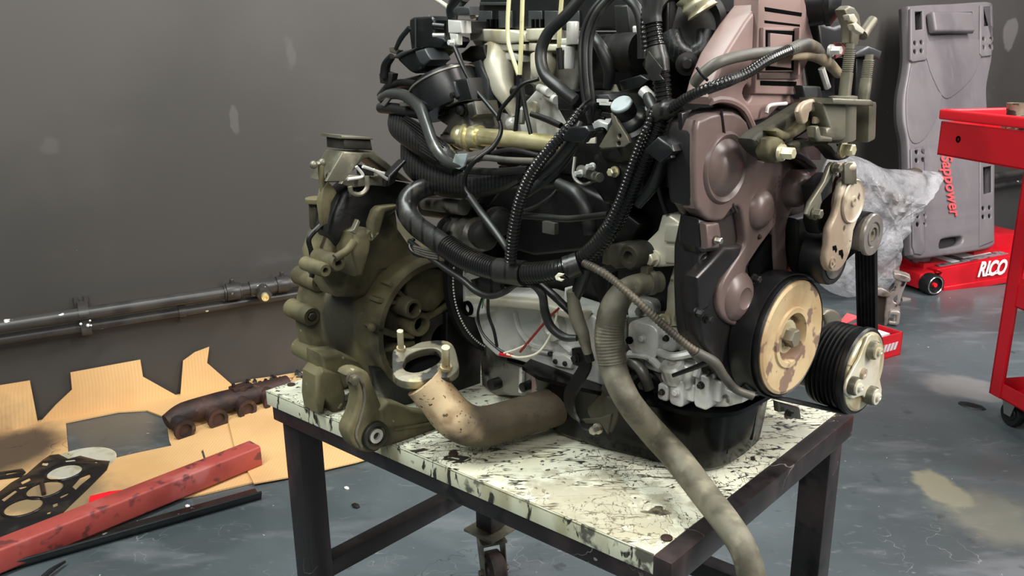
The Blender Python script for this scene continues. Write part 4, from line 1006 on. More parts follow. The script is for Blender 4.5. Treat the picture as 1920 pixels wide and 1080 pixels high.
# --- crank pulley
PR = 115 * mpp(EO)
g = G(); c = EO - EX * .045
grv = []
for k in range(6):
    h = .006 + k * .0052; grv += [(PR * .985, h), (PR * .985, h + .0044)]
g.lathe(c, EX, [(0, -.004), (PR * .9, -.004), (PR * .97, 0), (PR * 1.0, .001), (PR * 1.0, .004)] + grv + [(PR * 1.0, .041), (PR * 1.0, .047), (PR * .985, .049), (PR * .97, .047), (PR * .955, .046), (PR * .94, .030), (0, .030)], 64)
cp = obj('crank_pulley', g, 'belt_rubber', en, ang=25)
g = G(); g.lathe(EO, EX, [(PR * .955, -.002), (PR * .95, .004), (PR * .90, .006), (PR * .74, .0045), (PR * .52, .003), (PR * .50, .0055), (PR * .42, .0055), (PR * .40, .002), (PR * .385, -.009), (PR * .0, -.009)], 64)
fc = obj('pulley_face', g, 'pulley_rust', cp, ang=20)
g = G(); g.lathe(EO - EX * .009, EX, [(0, 0), (PR * .29, 0), (PR * .28, .006), (PR * .26, .007), (0, .007)], 36); obj('hub_washer', g, 'zinc_gold', fc)
g = G(); g.lathe(EO - EX * .002, EX, [(0, 0), (PR * .16, 0), (PR * .16, .010), (PR * .14, .012), (0, .011)], 6); obj('hub_bolt', g, 'flange_steel', fc)
# --- compressor pulley with clutch plate
CC = FE.P(1620, 697, .035); cr_ = 84 * mpp(CC)
g = G(); prof = [(0, -.058), (cr_ * .80, -.058), (cr_ * .94, -.056), (cr_ * .97, -.052)]
for k in range(6):
    h = -.050 + k * .0062; prof += [(cr_ * .97, h), (cr_ * .89, h + .0022), (cr_ * .89, h + .003), (cr_ * .97, h + .0052)]
prof += [(cr_ * .97, -.011), (cr_ * 1.0, -.009), (cr_ * 1.0, -.003), (cr_ * .97, 0), (cr_ * .9, -.001), (0, -.002)]
g.lathe(CC, EX, prof, 56); cpl = obj('compressor_pulley', g, 'belt_rubber', en, ang=25)
g = G(); g.lathe(CC, EX, [(cr_ * .92, -.003), (cr_ * .91, .001), (cr_ * .86, .003), (cr_ * .60, .004), (cr_ * .5, .003), (0, .003)], 56); cf = obj('clutch_disc', g, 'zinc_gold', cpl, ang=25)
def cpt(x, y, e): return FE.P(x, y, e)
tri = [(1590, 740), (1584, 724), (1600, 690), (1632, 628), (1648, 630), (1656, 660), (1656, 735), (1644, 760), (1624, 758), (1606, 750)]
fplate('clutch_hub', [(1586, 738), (1590, 712), (1612, 672), (1628, 632), (1640, 628), (1650, 640), (1652, 668), (1648, 700), (1654, 730), (1648, 752), (1632, 758), (1618, 742), (1600, 748)], .043, .004, 'alu_cream', cpl, bev=.0015, sm=2)
for x, y in ((1632, 655), (1596, 722), (1630, 740)):
    c = cpt(x, y, .043); r = 18 * mpp(c); g = G()
    g.lathe(c, EX, [(0, -.002), (r, -.002), (r, .007), (r * .92, .009), (0, .009)], 26); dp = obj('damper', g, 'grey_cast', cpl)
    g = G(); g.lathe(c + EX * .0085, EX, [(0, 0), (r * .86, 0), (r * .84, .003), (r * .45, .003), (r * .42, .006), (r * .2, .007), (0, .004)], 22); obj('rivet_cap', g, 'alu_cream', dp)
c = cpt(1617, 700, .043); g = G(); g.lathe(c, EX, [(0, 0), (.008, 0), (.007, .004), (.003, .004), (0, .001)], 16); obj('centre_nut', g, 'tensioner_cast', cpl)
g = G(); bc = CC - EX * .058; g.cyl(bc - EX * .13, bc, cr_ * .72, 30); g.cyl(bc - EX * .13 + Z * .03, bc - EX * .02 + Z * .055, .028, 16)
comp = obj('compressor_body', g, 'alu_dark', en, ang=30)
fplate('compressor_lug', [(1545, 590), (1560, 580), (1576, 588), (1580, 604), (1570, 616), (1550, 612)], -.04, .05, 'grey_cast', comp, bev=.004, sm=2)
fplate('compressor_mount', [(1462, 754), (1500, 764), (1504, 788), (1492, 786), (1486, 772), (1464, 774)], -.05, .012, 'alu_dark', comp, bev=.003)
ebolt('bolt', 1475, 776, -.045, 9, .01, 'alu_dark', comp)
# --- tensioner, idler
TP = FE.P(1566, 486, .020); tr_ = 50 * mpp(TP)
g = G(); g.lathe(TP - EX * .034, EX, [(0, 0), (tr_ * .9, 0), (tr_, .003), (tr_, .031), (tr_ * .96, .034), (tr_ * .78, .034), (tr_ * .74, .030), (0, .030)], 44)
tn = obj('tensioner', g, 'belt_rubber', en, ang=25)
g = G(); g.lathe(TP, EX, [(tr_ * .76, -.003), (tr_ * .75, .001), (tr_ * .4, .003), (0, .003)], 36); obj('pulley_disc', g, 'alu_dark', tn)
fplate('tensioner_arm', [(1582, 338), (1596, 332), (1608, 340), (1615, 372), (1612, 405), (1602, 432), (1598, 462), (1588, 490), (1572, 510), (1556, 508), (1549, 488), (1554, 460), (1556, 430), (1568, 404), (1574, 380)], .040, .010, 'tensioner_cast', tn, bev=.004, sm=2)
c = FE.P(1597, 377, .040); g = G(); r = 42 * mpp(c)
g.lathe(c, EX, [(r * 1.0, -.012), (r, .002), (r * .95, .0035), (r * .9, .002), (r * .85, .0015), (r * .25, .002), (r * .22, .004), (r * .12, .004), (r * .08, 0), (0, 0)], 40); obj('pivot_cap', g, 'tensioner_cast', tn)
for pts in ([(1562, 462), (1568, 460), (1570, 468), (1568, 474), (1566, 468), (1563, 470)], [(1574, 470), (1580, 468), (1582, 478), (1580, 486), (1577, 478), (1574, 478)]): fplate('cast_slot', pts, .0408, .002, 'bore_shade_black', tn, bev=.0002)
g = G(); c = FE.P(1560, 492, .040); g.lathe(c, EX, [(.007, 0), (.007, .002), (.005, .002), (.004, .001), (0, .001)], 18); obj('pivot_boss', g, 'tensioner_cast', tn)
fplate('spring_housing', [(1530, 350), (1560, 325), (1590, 330), (1580, 400), (1566, 430), (1540, 440), (1534, 420), (1538, 380)], .02, .022, 'iron', tn, bev=.005, sm=1)
fplate('fork_ear', [(1584, 308), (1590, 304), (1606, 306), (1607, 345), (1584, 345)], .045, .004, 'grey_cast', tn, bev=.001)
fplate('fork_ear', [(1578, 310), (1584, 306), (1598, 308), (1598, 350), (1578, 350)], .028, .004, 'grey_cast', tn, bev=.001)
p, q = FE.P(1562, 316, .035), FE.P(1598, 312, .042); g = G(); g.cyl(p, q, .0058, 14); obj('damper_rod', g, 'tensioner_cast', tn)
fplate('damper_link', [(1556, 312), (1562, 304), (1571, 306), (1573, 322), (1540, 384), (1536, 402), (1524, 412), (1514, 402), (1520, 380), (1546, 340)], .036, .006, 'grey_cast', tn, bev=.002, sm=1)
fplate('link_recess', [(1540, 362), (1562, 326), (1560, 360), (1542, 378)], .0365, .003, 'engine_black', tn, bev=.0005)
for x, y, r in ((1563, 314, 10), (1527, 400, 12)): ebolt('bolt', x, y, .037, r, .009, 'grey_cast', tn)
ID = FE.P(1634, 440, .045); ir = 40 * mpp(ID)
g = G(); g.lathe(ID, EX, [(0, -.034), (ir * .85, -.034), (ir * .85, -.004), (ir, -.003), (ir, .001), (ir * .96, .003), (ir * .62, .003), (ir * .6, .001), (ir * .52, .001), (ir * .5, .003), (ir * .36, .003), (ir * .34, -.004), (0, -.006)], 48); idl = obj('idler_pulley', g, 'idler_steel', en, ang=20)
g = G(); g.lathe(ID, EX, [(0, -.003), (ir * .30, -.003), (ir * .30, .001), (ir * .18, .001), (ir * .16, -.002), (0, -.002)], 20); obj('bearing', g, 'flange_steel', idl)
g = G(); g.cyl(ID - EX * .12, ID - EX * .03, ir * .5, 18); obj('idler_bracket', g, 'iron', idl)
fplate('tensioner_bracket', [(1496, 410), (1530, 400), (1560, 420), (1556, 470), (1530, 500), (1510, 520), (1500, 500)], -.02, .02, 'iron', tn, bev=.005)
# --- ribbed belt
def belt():
    cs = []
    for c, r in ((EO, PR * .985 + .001), (CC, cr_ * .97 + .001), (ID, ir * .85 + .001), (TP, tr_ + .001)):
        q = c - EO; cs.append((q.dot(-SX), q.z, r))
    # path: crank bottom -> compressor bottom -> up its right -> idler right/top -> tensioner underside -> crank top
    P_ = []
    (x0, y0, r0), (x1, y1, r1), (x2, y2, r2), (x3, y3, r3) = cs
    def tang(a, b, sa, sb):
        ax, ay, ra = a; bx, by, rb = b; ra *= sa; rb *= sb
        dx, dy = bx - ax, by - ay; L_ = math.hypot(dx, dy); ph = math.atan2(dy, dx); k = math.acos(max(-1, min(1, (ra - rb) / L_)))
        t = ph - k
        return (ax + ra * math.cos(t), ay + ra * math.sin(t)), (bx + rb * math.cos(t), by + rb * math.sin(t))
    # counter-clockwise loop: + means the belt runs outside
    a0, a1 = tang(cs[0], cs[1], 1, 1); b0, b1 = tang(cs[1], cs[2], 1, 1); c0, c1 = tang(cs[2], cs[3], 1, -1); d0, d1 = tang(cs[3], cs[0], -1, 1)
    def arc(c, p, q, ccw=True):
        a = math.atan2(p[1] - c[1], p[0] - c[0]); b = math.atan2(q[1] - c[1], q[0] - c[0])
        if ccw:
            while b < a: b += 2 * math.pi
        else:
            while b > a: b -= 2 * math.pi
        n = max(2, int(abs(b - a) / .12)); return [(c[0] + c[2] * math.cos(a + (b - a) * k / n), c[1] + c[2] * math.sin(a + (b - a) * k / n)) for k in range(n + 1)]
    path = arc(cs[1], a1, b0) + arc(cs[2], b1, c0) + arc(cs[3], c1, d0, False) + arc(cs[0], d1, a0)
    return path
path = belt()
g = G(); n = len(path); wd = .030; e_mid = .012
prof = []
NR = 6
for k in range(NR):
    a = -wd/2 + wd * k / NR; s_ = wd / NR
    prof += [(a + s_ * .1, -.0022), (a + s_ * .35, .0), (a + s_ * .65, .0), (a + s_ * .9, -.0022)]
prof = [(wd / 2, -.0025), (wd/2, -.0042), (-wd/2, -.0042), (-wd/2, -.0025)] + prof
rings = []
for i, (x, y) in enumerate(path):
    x0, y0 = path[i - 1]; x1, y1 = path[(i + 1) % n]; dx, dy = x1 - x0, y1 - y0; L_ = math.hypot(dx, dy) or 1
    nx, ny = dy / L_, -dx / L_
    em = -.018 + .022 * min(1, max(0, (x - 0.0) / .10)) if False else None
    ws = [(1 / (1e-5 + (math.hypot(x - (c - EO).dot(-SX), y - (c - EO).z) / r_) ** 4), e_) for c, r_, e_ in ((EO, PR, -.020), (CC, cr_, .010), (ID, ir, .026), (TP, tr_, .003))]
    e_c = sum(a * b for a, b in ws) / sum(a for a, b in ws)
    rings.append([FE.W(x - nx * h, y - ny * h, e_c + w_) for w_, h in prof])
rings.append(rings[0]); g.loft(rings, cap=False)
obj('ribbed_belt', g, 'belt_rubber', en, ang=40)
# --- black bits at the top right
c = FE.P(1545, 5, -.03); g = G(); r = 40 * mpp(c); ax = (EX * .9 + Z * .1 - SX * .4).normalized()
g.lathe(c - ax * .05, ax, [(0, 0), (r * .8, 0), (r * 1.0, .01), (r * 1.0, .05), (r * 1.08, .052), (r * 1.08, .057), (r * .98, .059), (r * .6, .068), (0, .07)], 32); obj('sensor_cap', g, 'black_plastic', en)
fplate('black_housing', [(1534, 40), (1566, 50), (1600, 40), (1606, 110), (1600, 180), (1570, 186), (1550, 170), (1540, 100)], -.06, .03, 'engine_black', bev=.006, sm=1)
cn = fplate('connector', [(1584, 18), (1594, 10), (1604, 14), (1612, 26), (1616, 50), (1610, 84), (1604, 90), (1596, 80), (1596, 50)], .01, .014, 'grey_cast', bev=.003, sm=1)
fplate('latch_tab', [(1600, 46), (1606, 42), (1622, 56), (1618, 64), (1604, 56)], .024, .008, 'alu_cream', cn, bev=.001)
fplate('latch_tab', [(1592, 28), (1602, 26), (1610, 38), (1606, 44), (1594, 38)], .022, .008, 'alu_cream', cn, bev=.001)
p, q = FE.P(1616, 66, .01), FE.P(1636, 38, .01); g = G(); g.tube([p, q], [.007, .0065], 12); obj('pipe_stub', g, 'grey_cast', cn)
fplate('arm_plate', [(1604, 100), (1630, 86), (1655, 96), (1650, 112), (1630, 104), (1606, 108)], -.005, .02, 'grey_plastic', bev=.003)
fplate('dark_cavity_plate', [(1606, 108), (1630, 104), (1645, 112), (1632, 130), (1612, 180), (1604, 180)], -.02, .03, 'engine_black', bev=.003)  # black plate fills the cavity in place of its shade
fplate('red_label', [(1566, 80), (1586, 80), (1588, 98), (1568, 110)], -.008, .003, 'label_red', bev=.0005)
ebolt('clip_eye', 1556, 95, -.01, 11, .014, 'alu', None)
fplate('grey_block', [(1505, 160), (1540, 162), (1544, 186), (1510, 186)], -.02, .03, 'grey_plastic', bev=.003)
g = G(); g.tube([FE.P(1540, 128, -.015), FE.P(1552, 165, -.012)], .004, 8); obj('steel_link', g, 'alu', en)
# --- oil pan
def ring_on(z, pts, r=.02): return [V((p.x, p.y, z)) for p in pts]
pb = [FS.W(-.30, 0, .112), FS.W(-.075, 0, .060), FS.W(-.062, 0, .045), FS.W(-.075, 0, -.16), FS.W(-.30, 0, -.17)]
def pan_ring(z, grow, zz=None):
    a = [( -.33 - grow, .115 + grow), (-.12, .078 + grow), (-.085 + grow * .4, .066 + grow), (-.064 + grow, .045 + grow * .5), (-.058 + grow, .01), (-.066 + grow, -.05 - grow), (-.10, -.085 - grow), (-.33 - grow, -.10 - grow)]
    lp = []
    for e, s_ in a: lp.append(FS.W(e, z - EO.z, s_))
    return lp
zt_ = .722
g = G(); rings = []
for z, gr in ((.6215, -.012), (.632, -.002), (.66, .002), (.70, .006), (zt_ - .006, .008), (zt_ - .006, .02), (zt_, .02)):
    rg = pan_ring(z, gr); sm_ = smooth_loop([(p.x, p.y) for p in rg], 4); rings.append([V((x, y, z)) for x, y in sm_])
g.loft(rings)
pan = obj('oil_pan', g, 'pan_black', en, ang=45)
for k in range(3):
    c = FS.W(-.060, 0, .03 - k * .03); g = G(); g.tube([V((c.x, c.y, .65)) - EX * .002, V((c.x, c.y, .70))], [.004, .006], 12); obj('pan_rib', g, 'pan_black', pan)
g = G(); g.tube([FS.P(x, y, .085) for x, y in ((955, 674), (1040, 700), (1130, 727), (1200, 742))], .0055, 8); obj('pan_rail', g, 'pan_black', pan)
# --- sump flange / ladder frame castings (bright aluminium)
lf = splate('ladder_frame', [(1236, 742), (1252, 700), (1300, 690), (1345, 700), (1362, 730), (1394, 742), (1390, 756), (1360, 764), (1330, 764), (1290, 758), (1240, 750)], .062, .05, 'alu', bev=.003)
for i, (x0, y0, x1, y1, s_, d_) in enumerate(((1176, 614, 1234, 658, .092, .04), (1230, 620, 1268, 652, .080, .04), (1266, 612, 1300, 656, .068, .04), (1238, 690, 1296, 716, .090, .04), (1300, 678, 1340, 704, .076, .03), (1232, 724, 1252, 748, .092, .03), (1254, 716, 1282, 757, .094, .03), (1284, 722, 1302, 750, .086, .03), (1300, 708, 1330, 762, .084, .03), (1330, 716, 1352, 750, .072, .03), (1206, 654, 1246, 690, .072, .04), (1270, 656, 1296, 690, .066, .03), (1176, 566, 1226, 600, .064, .03), (1352, 728, 1376, 748, .058, .03))):
    u0, v0 = FS.uv(x0, y1, s_); u1, v1 = FS.uv(x1, y0, s_)
    obj('casting_boss', plate([rrect(u0, v0, u1, v1, min(u1 - u0, v1 - v0) * .28)], d_, .0025, FS, s_, 2), 'alu', lf)
splate('casting_bed', [(1160, 596), (1230, 588), (1312, 600), (1336, 660), (1340, 740), (1230, 742), (1176, 690)], .066, .03, 'alu_dark', lf, bev=.006, sm=1)
c = FS.P(1262, 688, .092); g = G(); g.lathe(c, (SX * .5 + Z).normalized(), [(0, -.02), (.016, -.02), (.016, .004), (.013, .007), (.006, .007), (.005, .003), (0, .003)], 24); obj('dowel_boss', g, 'alu', lf)
for x, y, s_, r, mt in ((1186, 636, .088, 9, 'bore_shade_black'), (1337, 735, .063, 13, 'flange_steel'), (1246, 601, .075, 13, 'alu'), (1330, 690, .078, 12, 'engine_black')): sbolt('bolt', x, y, s_, r, .010, mt, lf)
for x, y, s_, r, mt in ((1206, 634, .0925, 7, 'alu'), (1250, 634, .0805, 6, 'iron'), (1284, 632, .0685, 7, 'alu_dark'), (1242, 735, .0925, 6, 'alu_dark'), (1268, 735, .0945, 8, 'alu'), (1315, 722, .0845, 7, 'iron'), (1318, 690, .0765, 8, 'alu_dark'), (1226, 672, .0725, 8, 'iron'), (1200, 584, .0645, 9, 'alu_dark')): sbolt('bolt', x, y, s_, r, .006, mt, lf)
for pts in (((1236, 660, .09), (1262, 668, .092), (1300, 662, .08)), ((1180, 664, .085), (1214, 668, .088), (1240, 690, .09)), ((1300, 650, .075), (1312, 680, .08), (1306, 706, .085))):
    g = G(); g.tube([FS.P(*q) for q in pts], .0055, 8); obj('cast_rib', g, 'alu', lf)
c = FS.P(1210, 720, .07); g = G(); g.lathe(c, (SX * .8 + EX * .6).normalized(), [(.022, -.03), (.022, .012), (.018, .014), (.012, .012), (.012, .0), (0, 0)], 24); obj('drain_bore', g, 'engine_black', lf)
sbolt('plug', 1210, 720, .072, 12, .01, 'alu_dark', lf)
c = FS.P(1195, 672, .085); g = G(); g.tube([FS.P(1168, 668, .08), FS.P(1200, 690, .085), FS.P(1218, 730, .08)], .008, 10); obj('cast_rib', g, 'alu_dark', lf)
# support strap between timing cover and casting
st = splate('lift_strap', [(1250, 540), (1262, 500), (1274, 505), (1272, 560), (1262, 600), (1266, 612), (1244, 614), (1240, 596), (1248, 580)], .075, .02, 'alu_cream', bev=.003, sm=1)
sbolt('bolt', 1248, 600, .078, 12, .010, 'alu_cream', st)
# pale cast bracket on the block
pbk = splate('pump_bracket', [(1185, 462), (1206, 458), (1232, 432), (1240, 404), (1254, 402), (1276, 418), (1278, 498), (1230, 502), (1186, 498)], .10, .05, 'alu_cream', bev=.004, sm=1)
splate('pad', [(1244, 420), (1274, 420), (1274, 456), (1244, 454)], .106, .02, 'alu_cream', pbk, bev=.003)
splate('pad', [(1246, 460), (1276, 462), (1276, 496), (1246, 494)], .104, .02, 'alu_cream', pbk, bev=.003)
sbolt('bolt', 1226, 484, .10, 15, .012, 'alu_cream', pbk)
c = FS.P(1180, 482, .13); g = G(); g.lathe(c - SX * .03, SX, [(0, 0), (.017, 0), (.017, .028), (.014, .032), (.008, .032), (.007, .026), (0, .026)], 28); tb = obj('tube_boss', g, 'olive_dark', en)
splate('boss_plate', [(1128, 462), (1160, 455), (1198, 462), (1200, 500), (1150, 505), (1126, 495)], .105, .04, 'olive_dark', tb, bev=.005, sm=1)
# --- block end casting (bright) by the gearbox
bc_ = splate('bell_end_casting', [(834, 486), (858, 482), (872, 520), (905, 548), (1000, 552), (1085, 580), (1140, 606), (1140, 728), (1060, 702), (960, 674), (930, 668), (905, 645), (886, 596), (840, 588), (834, 560)], .105, .05, 'alu', bev=.005)
splate('flange_column', [(830, 488), (862, 480), (870, 520), (872, 560), (906, 566), (908, 588), (884, 596), (862, 590), (838, 584), (832, 540)], .128, .035, 'alu', bc_, bev=.005, sm=1)
c = FS.P(877, 578, .13); g = G(); g.lathe(c, SX, [(0, -.01), (.012, -.01), (.012, .004), (.008, .004), (.007, -.004), (0, -.004)], 20); obj('flange_bore', g, 'bore_shade_black', bc_)
splate('cast_lip', [(868, 556), (940, 560), (1010, 566), (1085, 590), (1084, 604), (1006, 582), (940, 576), (868, 574)], .128, .03, 'alu_cream', bc_, bev=.004)
g = G()
for pts in (((965, 585), (975, 620), (1000, 648), (1040, 655)), ((1020, 600), (1050, 640), (1072, 660)), ((1000, 655), (1040, 664), (1086, 676))): g.tube([FS.P(x, y, .107) for x, y in pts], .0045, 8)
obj('cast_rib', g, 'alu', bc_)
c = FS.P(1040, 612, .108); g = G(); g.lathe(c, SX, [(0, -.004), (.022, -.004), (.02, .010), (.01, .012), (.006, .006), (0, .006)], 24); obj('round_boss', g, 'alu', bc_)
for x, y in ((1046, 676), (1064, 680), (1036, 662)): sbolt('bolt', x, y, .108, 6, .008, 'iron', bc_)
splate('bolt_pad', [(1034, 668), (1056, 664), (1074, 676), (1070, 692), (1036, 686)], .112, .015, 'alu', bc_, bev=.002, sm=1)
lo = splate('bell_casting', [(896, 596), (938, 664), (955, 674), (1000, 690), (1046, 706), (1030, 738), (990, 744), (930, 742), (902, 724), (898, 660)], .085, .04, 'alu_dark', bev=.005, sm=1)
splate('pink_shield', [(997, 690), (1040, 704), (1050, 712), (1018, 728), (996, 738)], .09, .006, 'timing_pink', lo, bev=.001)
for x, y, r in ((933, 718, 11), (992, 722, 9)): 
    c = FS.P(x, y, .088); g = G(); g.cyl(c - SX * .01, c + SX * .016, r * mpp(c), 16); obj('drain_plug', g, 'engine_black', lo, bev=.002)
g = G(); g.tube([FS.P(x, y, .087) for x, y in ((980, 690), (978, 735))], .005, 8); obj('cast_rib', g, 'alu', lo)
g = G(); g.prism([FS.P(x, y, .098) for x, y in ((1014, 726), (1042, 706), (1058, 712), (1054, 724), (1030, 734))], SX * .012); obj('foil_shield', g, 'alu_dark', lo)
# flywheel behind the gap
g = G(); fwc = EO - EX * .515; g.lathe(fwc, EX, [(0, 0), (.15, 0), (.155, .004), (.155, .016), (.148, .02), (0, .02)], 72)
fw = obj('flywheel', g, 'engine_black', en)
g = G()
for k in range(40):
    a = math.pi * .9 + k * .035; g.ball(fwc + EX * .02 + (SX * -math.cos(a) + Z * math.sin(a)) * .147, .0018, 6)
obj('ring_gear_teeth', g, 'alu', fw, kind='stuff')
# --- dark machinery in the middle: starter, pump, fuel filter
def sc(name, pts, r, mat, par=None, n=16, rib=None, flat=1.0):
    P_ = [FS.P(x, y, s_) for x, y, s_ in pts]
    rs = [q * mpp(p) for q, p in zip(r, P_)] if isinstance(r, (list, tuple)) else [r * mpp(p) for p in P_]
    g = G(); g.tube(P_, rs, n, rib=rib, flat=flat); return obj(name, g, mat, par or en, ang=40)
stt = sc('starter_motor', [(800, 385, .11), (900, 400, .11)], 21, 'engine_black')
sc('solenoid', [(795, 382, .145), (870, 388, .145)], [11, 16], 'alu_dark', stt)
c0, c1 = FS.P(880, 440, .12), FS.P(950, 455, .12)
g = G(); L_ = (c1 - c0).length; g.lathe(c0 - (c1 - c0) * .5, c1 - c0, [(0, 0), (.026, 0), (.028, .012), (.028, .03), (.022, .034), (.03, .04), (.03, .062), (.024, .068), (.018, .09), (0, .09)], 26); obj('starter_nose', g, 'alu_dark', stt)
for k, (x, y) in enumerate(((845, 432), (905, 440), (935, 415))):
    c = FS.P(x, y, .13); g = G(); g.lathe(c, (EX + SX * .3).normalized(), [(0, -.012), (.02, -.012), (.022, 0), (.02, .012), (.012, .016), (0, .016)], 20); obj('clamp_ring', g, 'iron', stt)
splate('heat_cover', [(940, 350), (1080, 345), (1150, 380), (1200, 420), (1180, 460), (1100, 470), (1000, 480), (930, 460), (900, 400)], .085, .03, 'engine_black', bev=.006, sm=1)
sbolt('bolt', 917, 361, .16, 5, .008, 'alu', stt)
g = G(); g.box(FS.P(1032, 427, .12), EX * .012, Z * .008, SX * .004); obj('label_tag', g, 'alu_dark', stt)
# pump on the right, brown-black block
pm = splate('fuel_pump', [(1120, 285), (1165, 280), (1200, 300), (1205, 360), (1180, 385), (1130, 380), (1110, 350)], .11, .05, 'engine_black', bev=.006, sm=1)
for x, y, r in ((1105, 322, 11), (1122, 330, 9)): 
    c = FS.P(x, y, .13); g = G(); g.cyl(c - EX * .015, c + EX * .012 + SX * .01, r * mpp(c), 18); obj('pump_port', g, 'alu_dark', pm, bev=.001)
sc('pump_pipe', [(1078, 295, .13), (1076, 330, .14), (1092, 345, .14), (1118, 338, .13)], 3.5, 'alu_dark', pm, 8)
sbolt('banjo', 1154, 322, .112, 10, .012, 'zinc_gold', pm)
for x, y in ((1090, 325), (1112, 312)): sbolt('union', x, y, .142, 7, .012, 'alu', pm)
# vacuum valve with the grey cap
ev = splate('valve_plate', [(1122, 275), (1147, 232), (1144, 212), (1152, 212), (1158, 228), (1176, 256), (1180, 268), (1170, 276), (1128, 279)], .152, .006, 'grey_cast', bev=.0015, holes=[[(1158, 253), (1163, 251), (1164, 257), (1160, 259)], [(1156, 267), (1162, 265), (1163, 271), (1158, 273)]])
c0 = FS.P(1196, 262, .105); c1 = FS.P(1165, 196, .145); ax = (c1 - c0).normalized(); L_ = (c1 - c0).length
g = G(); g.lathe(c0, ax, [(0, -.01), (.027, -.01), (.0285, L_ * .2), (.028, L_ * .5), (.023, L_ * .55), (.0225, L_ * .62), (.019, L_ * .68), (.0145, L_ * .74), (.0138, L_ * .98), (0, L_ * .98)], 36); vb = obj('valve_body', g, 'black_plastic', ev)
g = G(); g.lathe(c0, ax, [(0, L_ * .96), (.0132, L_ * .96), (.0132, L_ * 1.02), (.0122, L_ * 1.04), (0, L_ * 1.04)], 36); obj('grey_cap', g, 'cap_grey', vb)
g = G(); g.tube([c0 + ax * L_ * .62 + EX * .035 + Z * .012, c0 + ax * L_ * .7 + EX * .036 + Z * .02, c0 + ax * L_ * .7 + EX * .024 + Z * .03], .007, 10); obj('metal_tab', g, 'alu', vb)
splate('valve_base', [(1122, 278), (1180, 274), (1212, 270), (1210, 300), (1160, 305), (1130, 300)], .118, .05, 'engine_black', ev, bev=.004)
# connectors left of it
q = sc('black_connector', [(1110, 196, .135), (1162, 200, .13)], [12, 15], 'black_plastic')
splate('plug_housing', [(1116, 178), (1140, 176), (1146, 188), (1112, 192)], .145, .03, 'grey_plastic', q, bev=.002)
for x, y in ((1130, 189), (1135, 194)): g = G(); g.box(FS.P(x, y, .15), EX * .008, Z * .002, SX * .002); obj('latch', g, 'alu', q)
sc('clip_arm', [(1128, 205, .14), (1124, 218, .14), (1134, 222, .14)], 3.5, 'black_plastic', q, 8)
splate('alu_knuckle', [(1108, 230), (1120, 224), (1140, 232), (1138, 246), (1114, 250)], .11, .03, 'alu', bev=.003, sm=1)
splate('white_tag', [(1100, 262), (1116, 257), (1116, 269), (1099, 269)], .14, .003, 'alu_cream', bev=.0005)
sc('dark_pipe', [(1108, 260, .13), (1116, 246, .13), (1130, 243, .13), (1136, 252, .12)], 4.5, 'engine_black')
# --- cylinder head, manifold runners (pale aluminium)
hd_ = splate('head_casting', [(882, 68), (905, 60), (945, 58), (950, 76), (1020, 76), (1090, 70), (1092, 100), (1060, 260), (900, 262), (915, 180), (905, 110), (884, 78)], .05, .05, 'alu_dark', bev=.005)
for pts, s_, mt in (([(880, 56), (900, 54), (955, 56), (985, 62), (985, 78), (945, 82), (905, 78), (880, 76)], .075, 'alu_cream'), ([(985, 54), (1030, 52), (1034, 74), (985, 76)], .072, 'alu_cream'), ([(1050, 72), (1080, 70), (1090, 84), (1050, 84)], .07, 'alu'),
                    ([(905, 80), (985, 82), (984, 95), (908, 96)], .07, 'alu_cream'), ([(990, 80), (1060, 84), (1062, 95), (990, 96)], .07, 'alu_cream'), ([(906, 98), (962, 98), (980, 106), (980, 116), (908, 108)], .066, 'alu')):
    splate('head_ledge', pts, s_, .03, mt, hd_, bev=.003)
for x, y, r in ((1074, 62, 12), (1068, 108, 10)): 
    c = FS.P(x, y, .07); g = G(); g.cyl(c - Z * .015, c + Z * .015, r * mpp(c), 18); obj('head_boss', g, 'alu', hd_, bev=.002)
for pts, r in (([(940, 97, .05), (936, 125, .062), (942, 160, .068), (956, 190, .066), (966, 215, .06)], [36, 31, 23, 16, 10]), ([(1020, 105, .055), (1018, 130, .06), (1012, 150, .055)], [26, 24, 18])):
    sc('intake_runner', pts, r, 'alu_cream', hd_, 24)
splate('web_wall', [(905, 150), (920, 160), (935, 195), (920, 200), (905, 190)], .06, .02, 'alu', hd_, bev=.002)
splate('head_side', [(900, 215), (930, 205), (960, 215), (1010, 160), (1040, 150), (1046, 200), (1062, 230), (1055, 262), (905, 260)], .062, .03, 'alu', hd_, bev=.006, sm=1)
c = FS.P(1000, 202, .066); g = G(); g.lathe(c, SX, [(0, -.002), (.0095, -.002), (.0095, .003), (.008, .004), (.003, .004), (.002, .002), (0, .002)], 24); obj('head_plug', g, 'alu_cream', hd_)
for x, y, r in ((920, 225, 20), (960, 232, 13)): c = FS.P(x, y, .07); g = G(); g.ball(c, r * mpp(c), 16); obj('cast_lump', g, 'alu', hd_)
for x, y in ((1022, 165), (1036, 180)): sc('sensor_stub', [(x - 10, y, .07), (x + 8, y + 8, .09)], 8, 'alu', hd_)
sc('glow_plug', [(965, 172, .08), (992, 168, .09)], 11, 'engine_black')
sc('dark_plug', [(980, 208, .08), (978, 232, .085)], [8, 6], 'alu_dark')
splate('black_box', [(1044, 176), (1072, 172), (1074, 206), (1046, 206)], .09, .02, 'black_plastic', bev=.002)
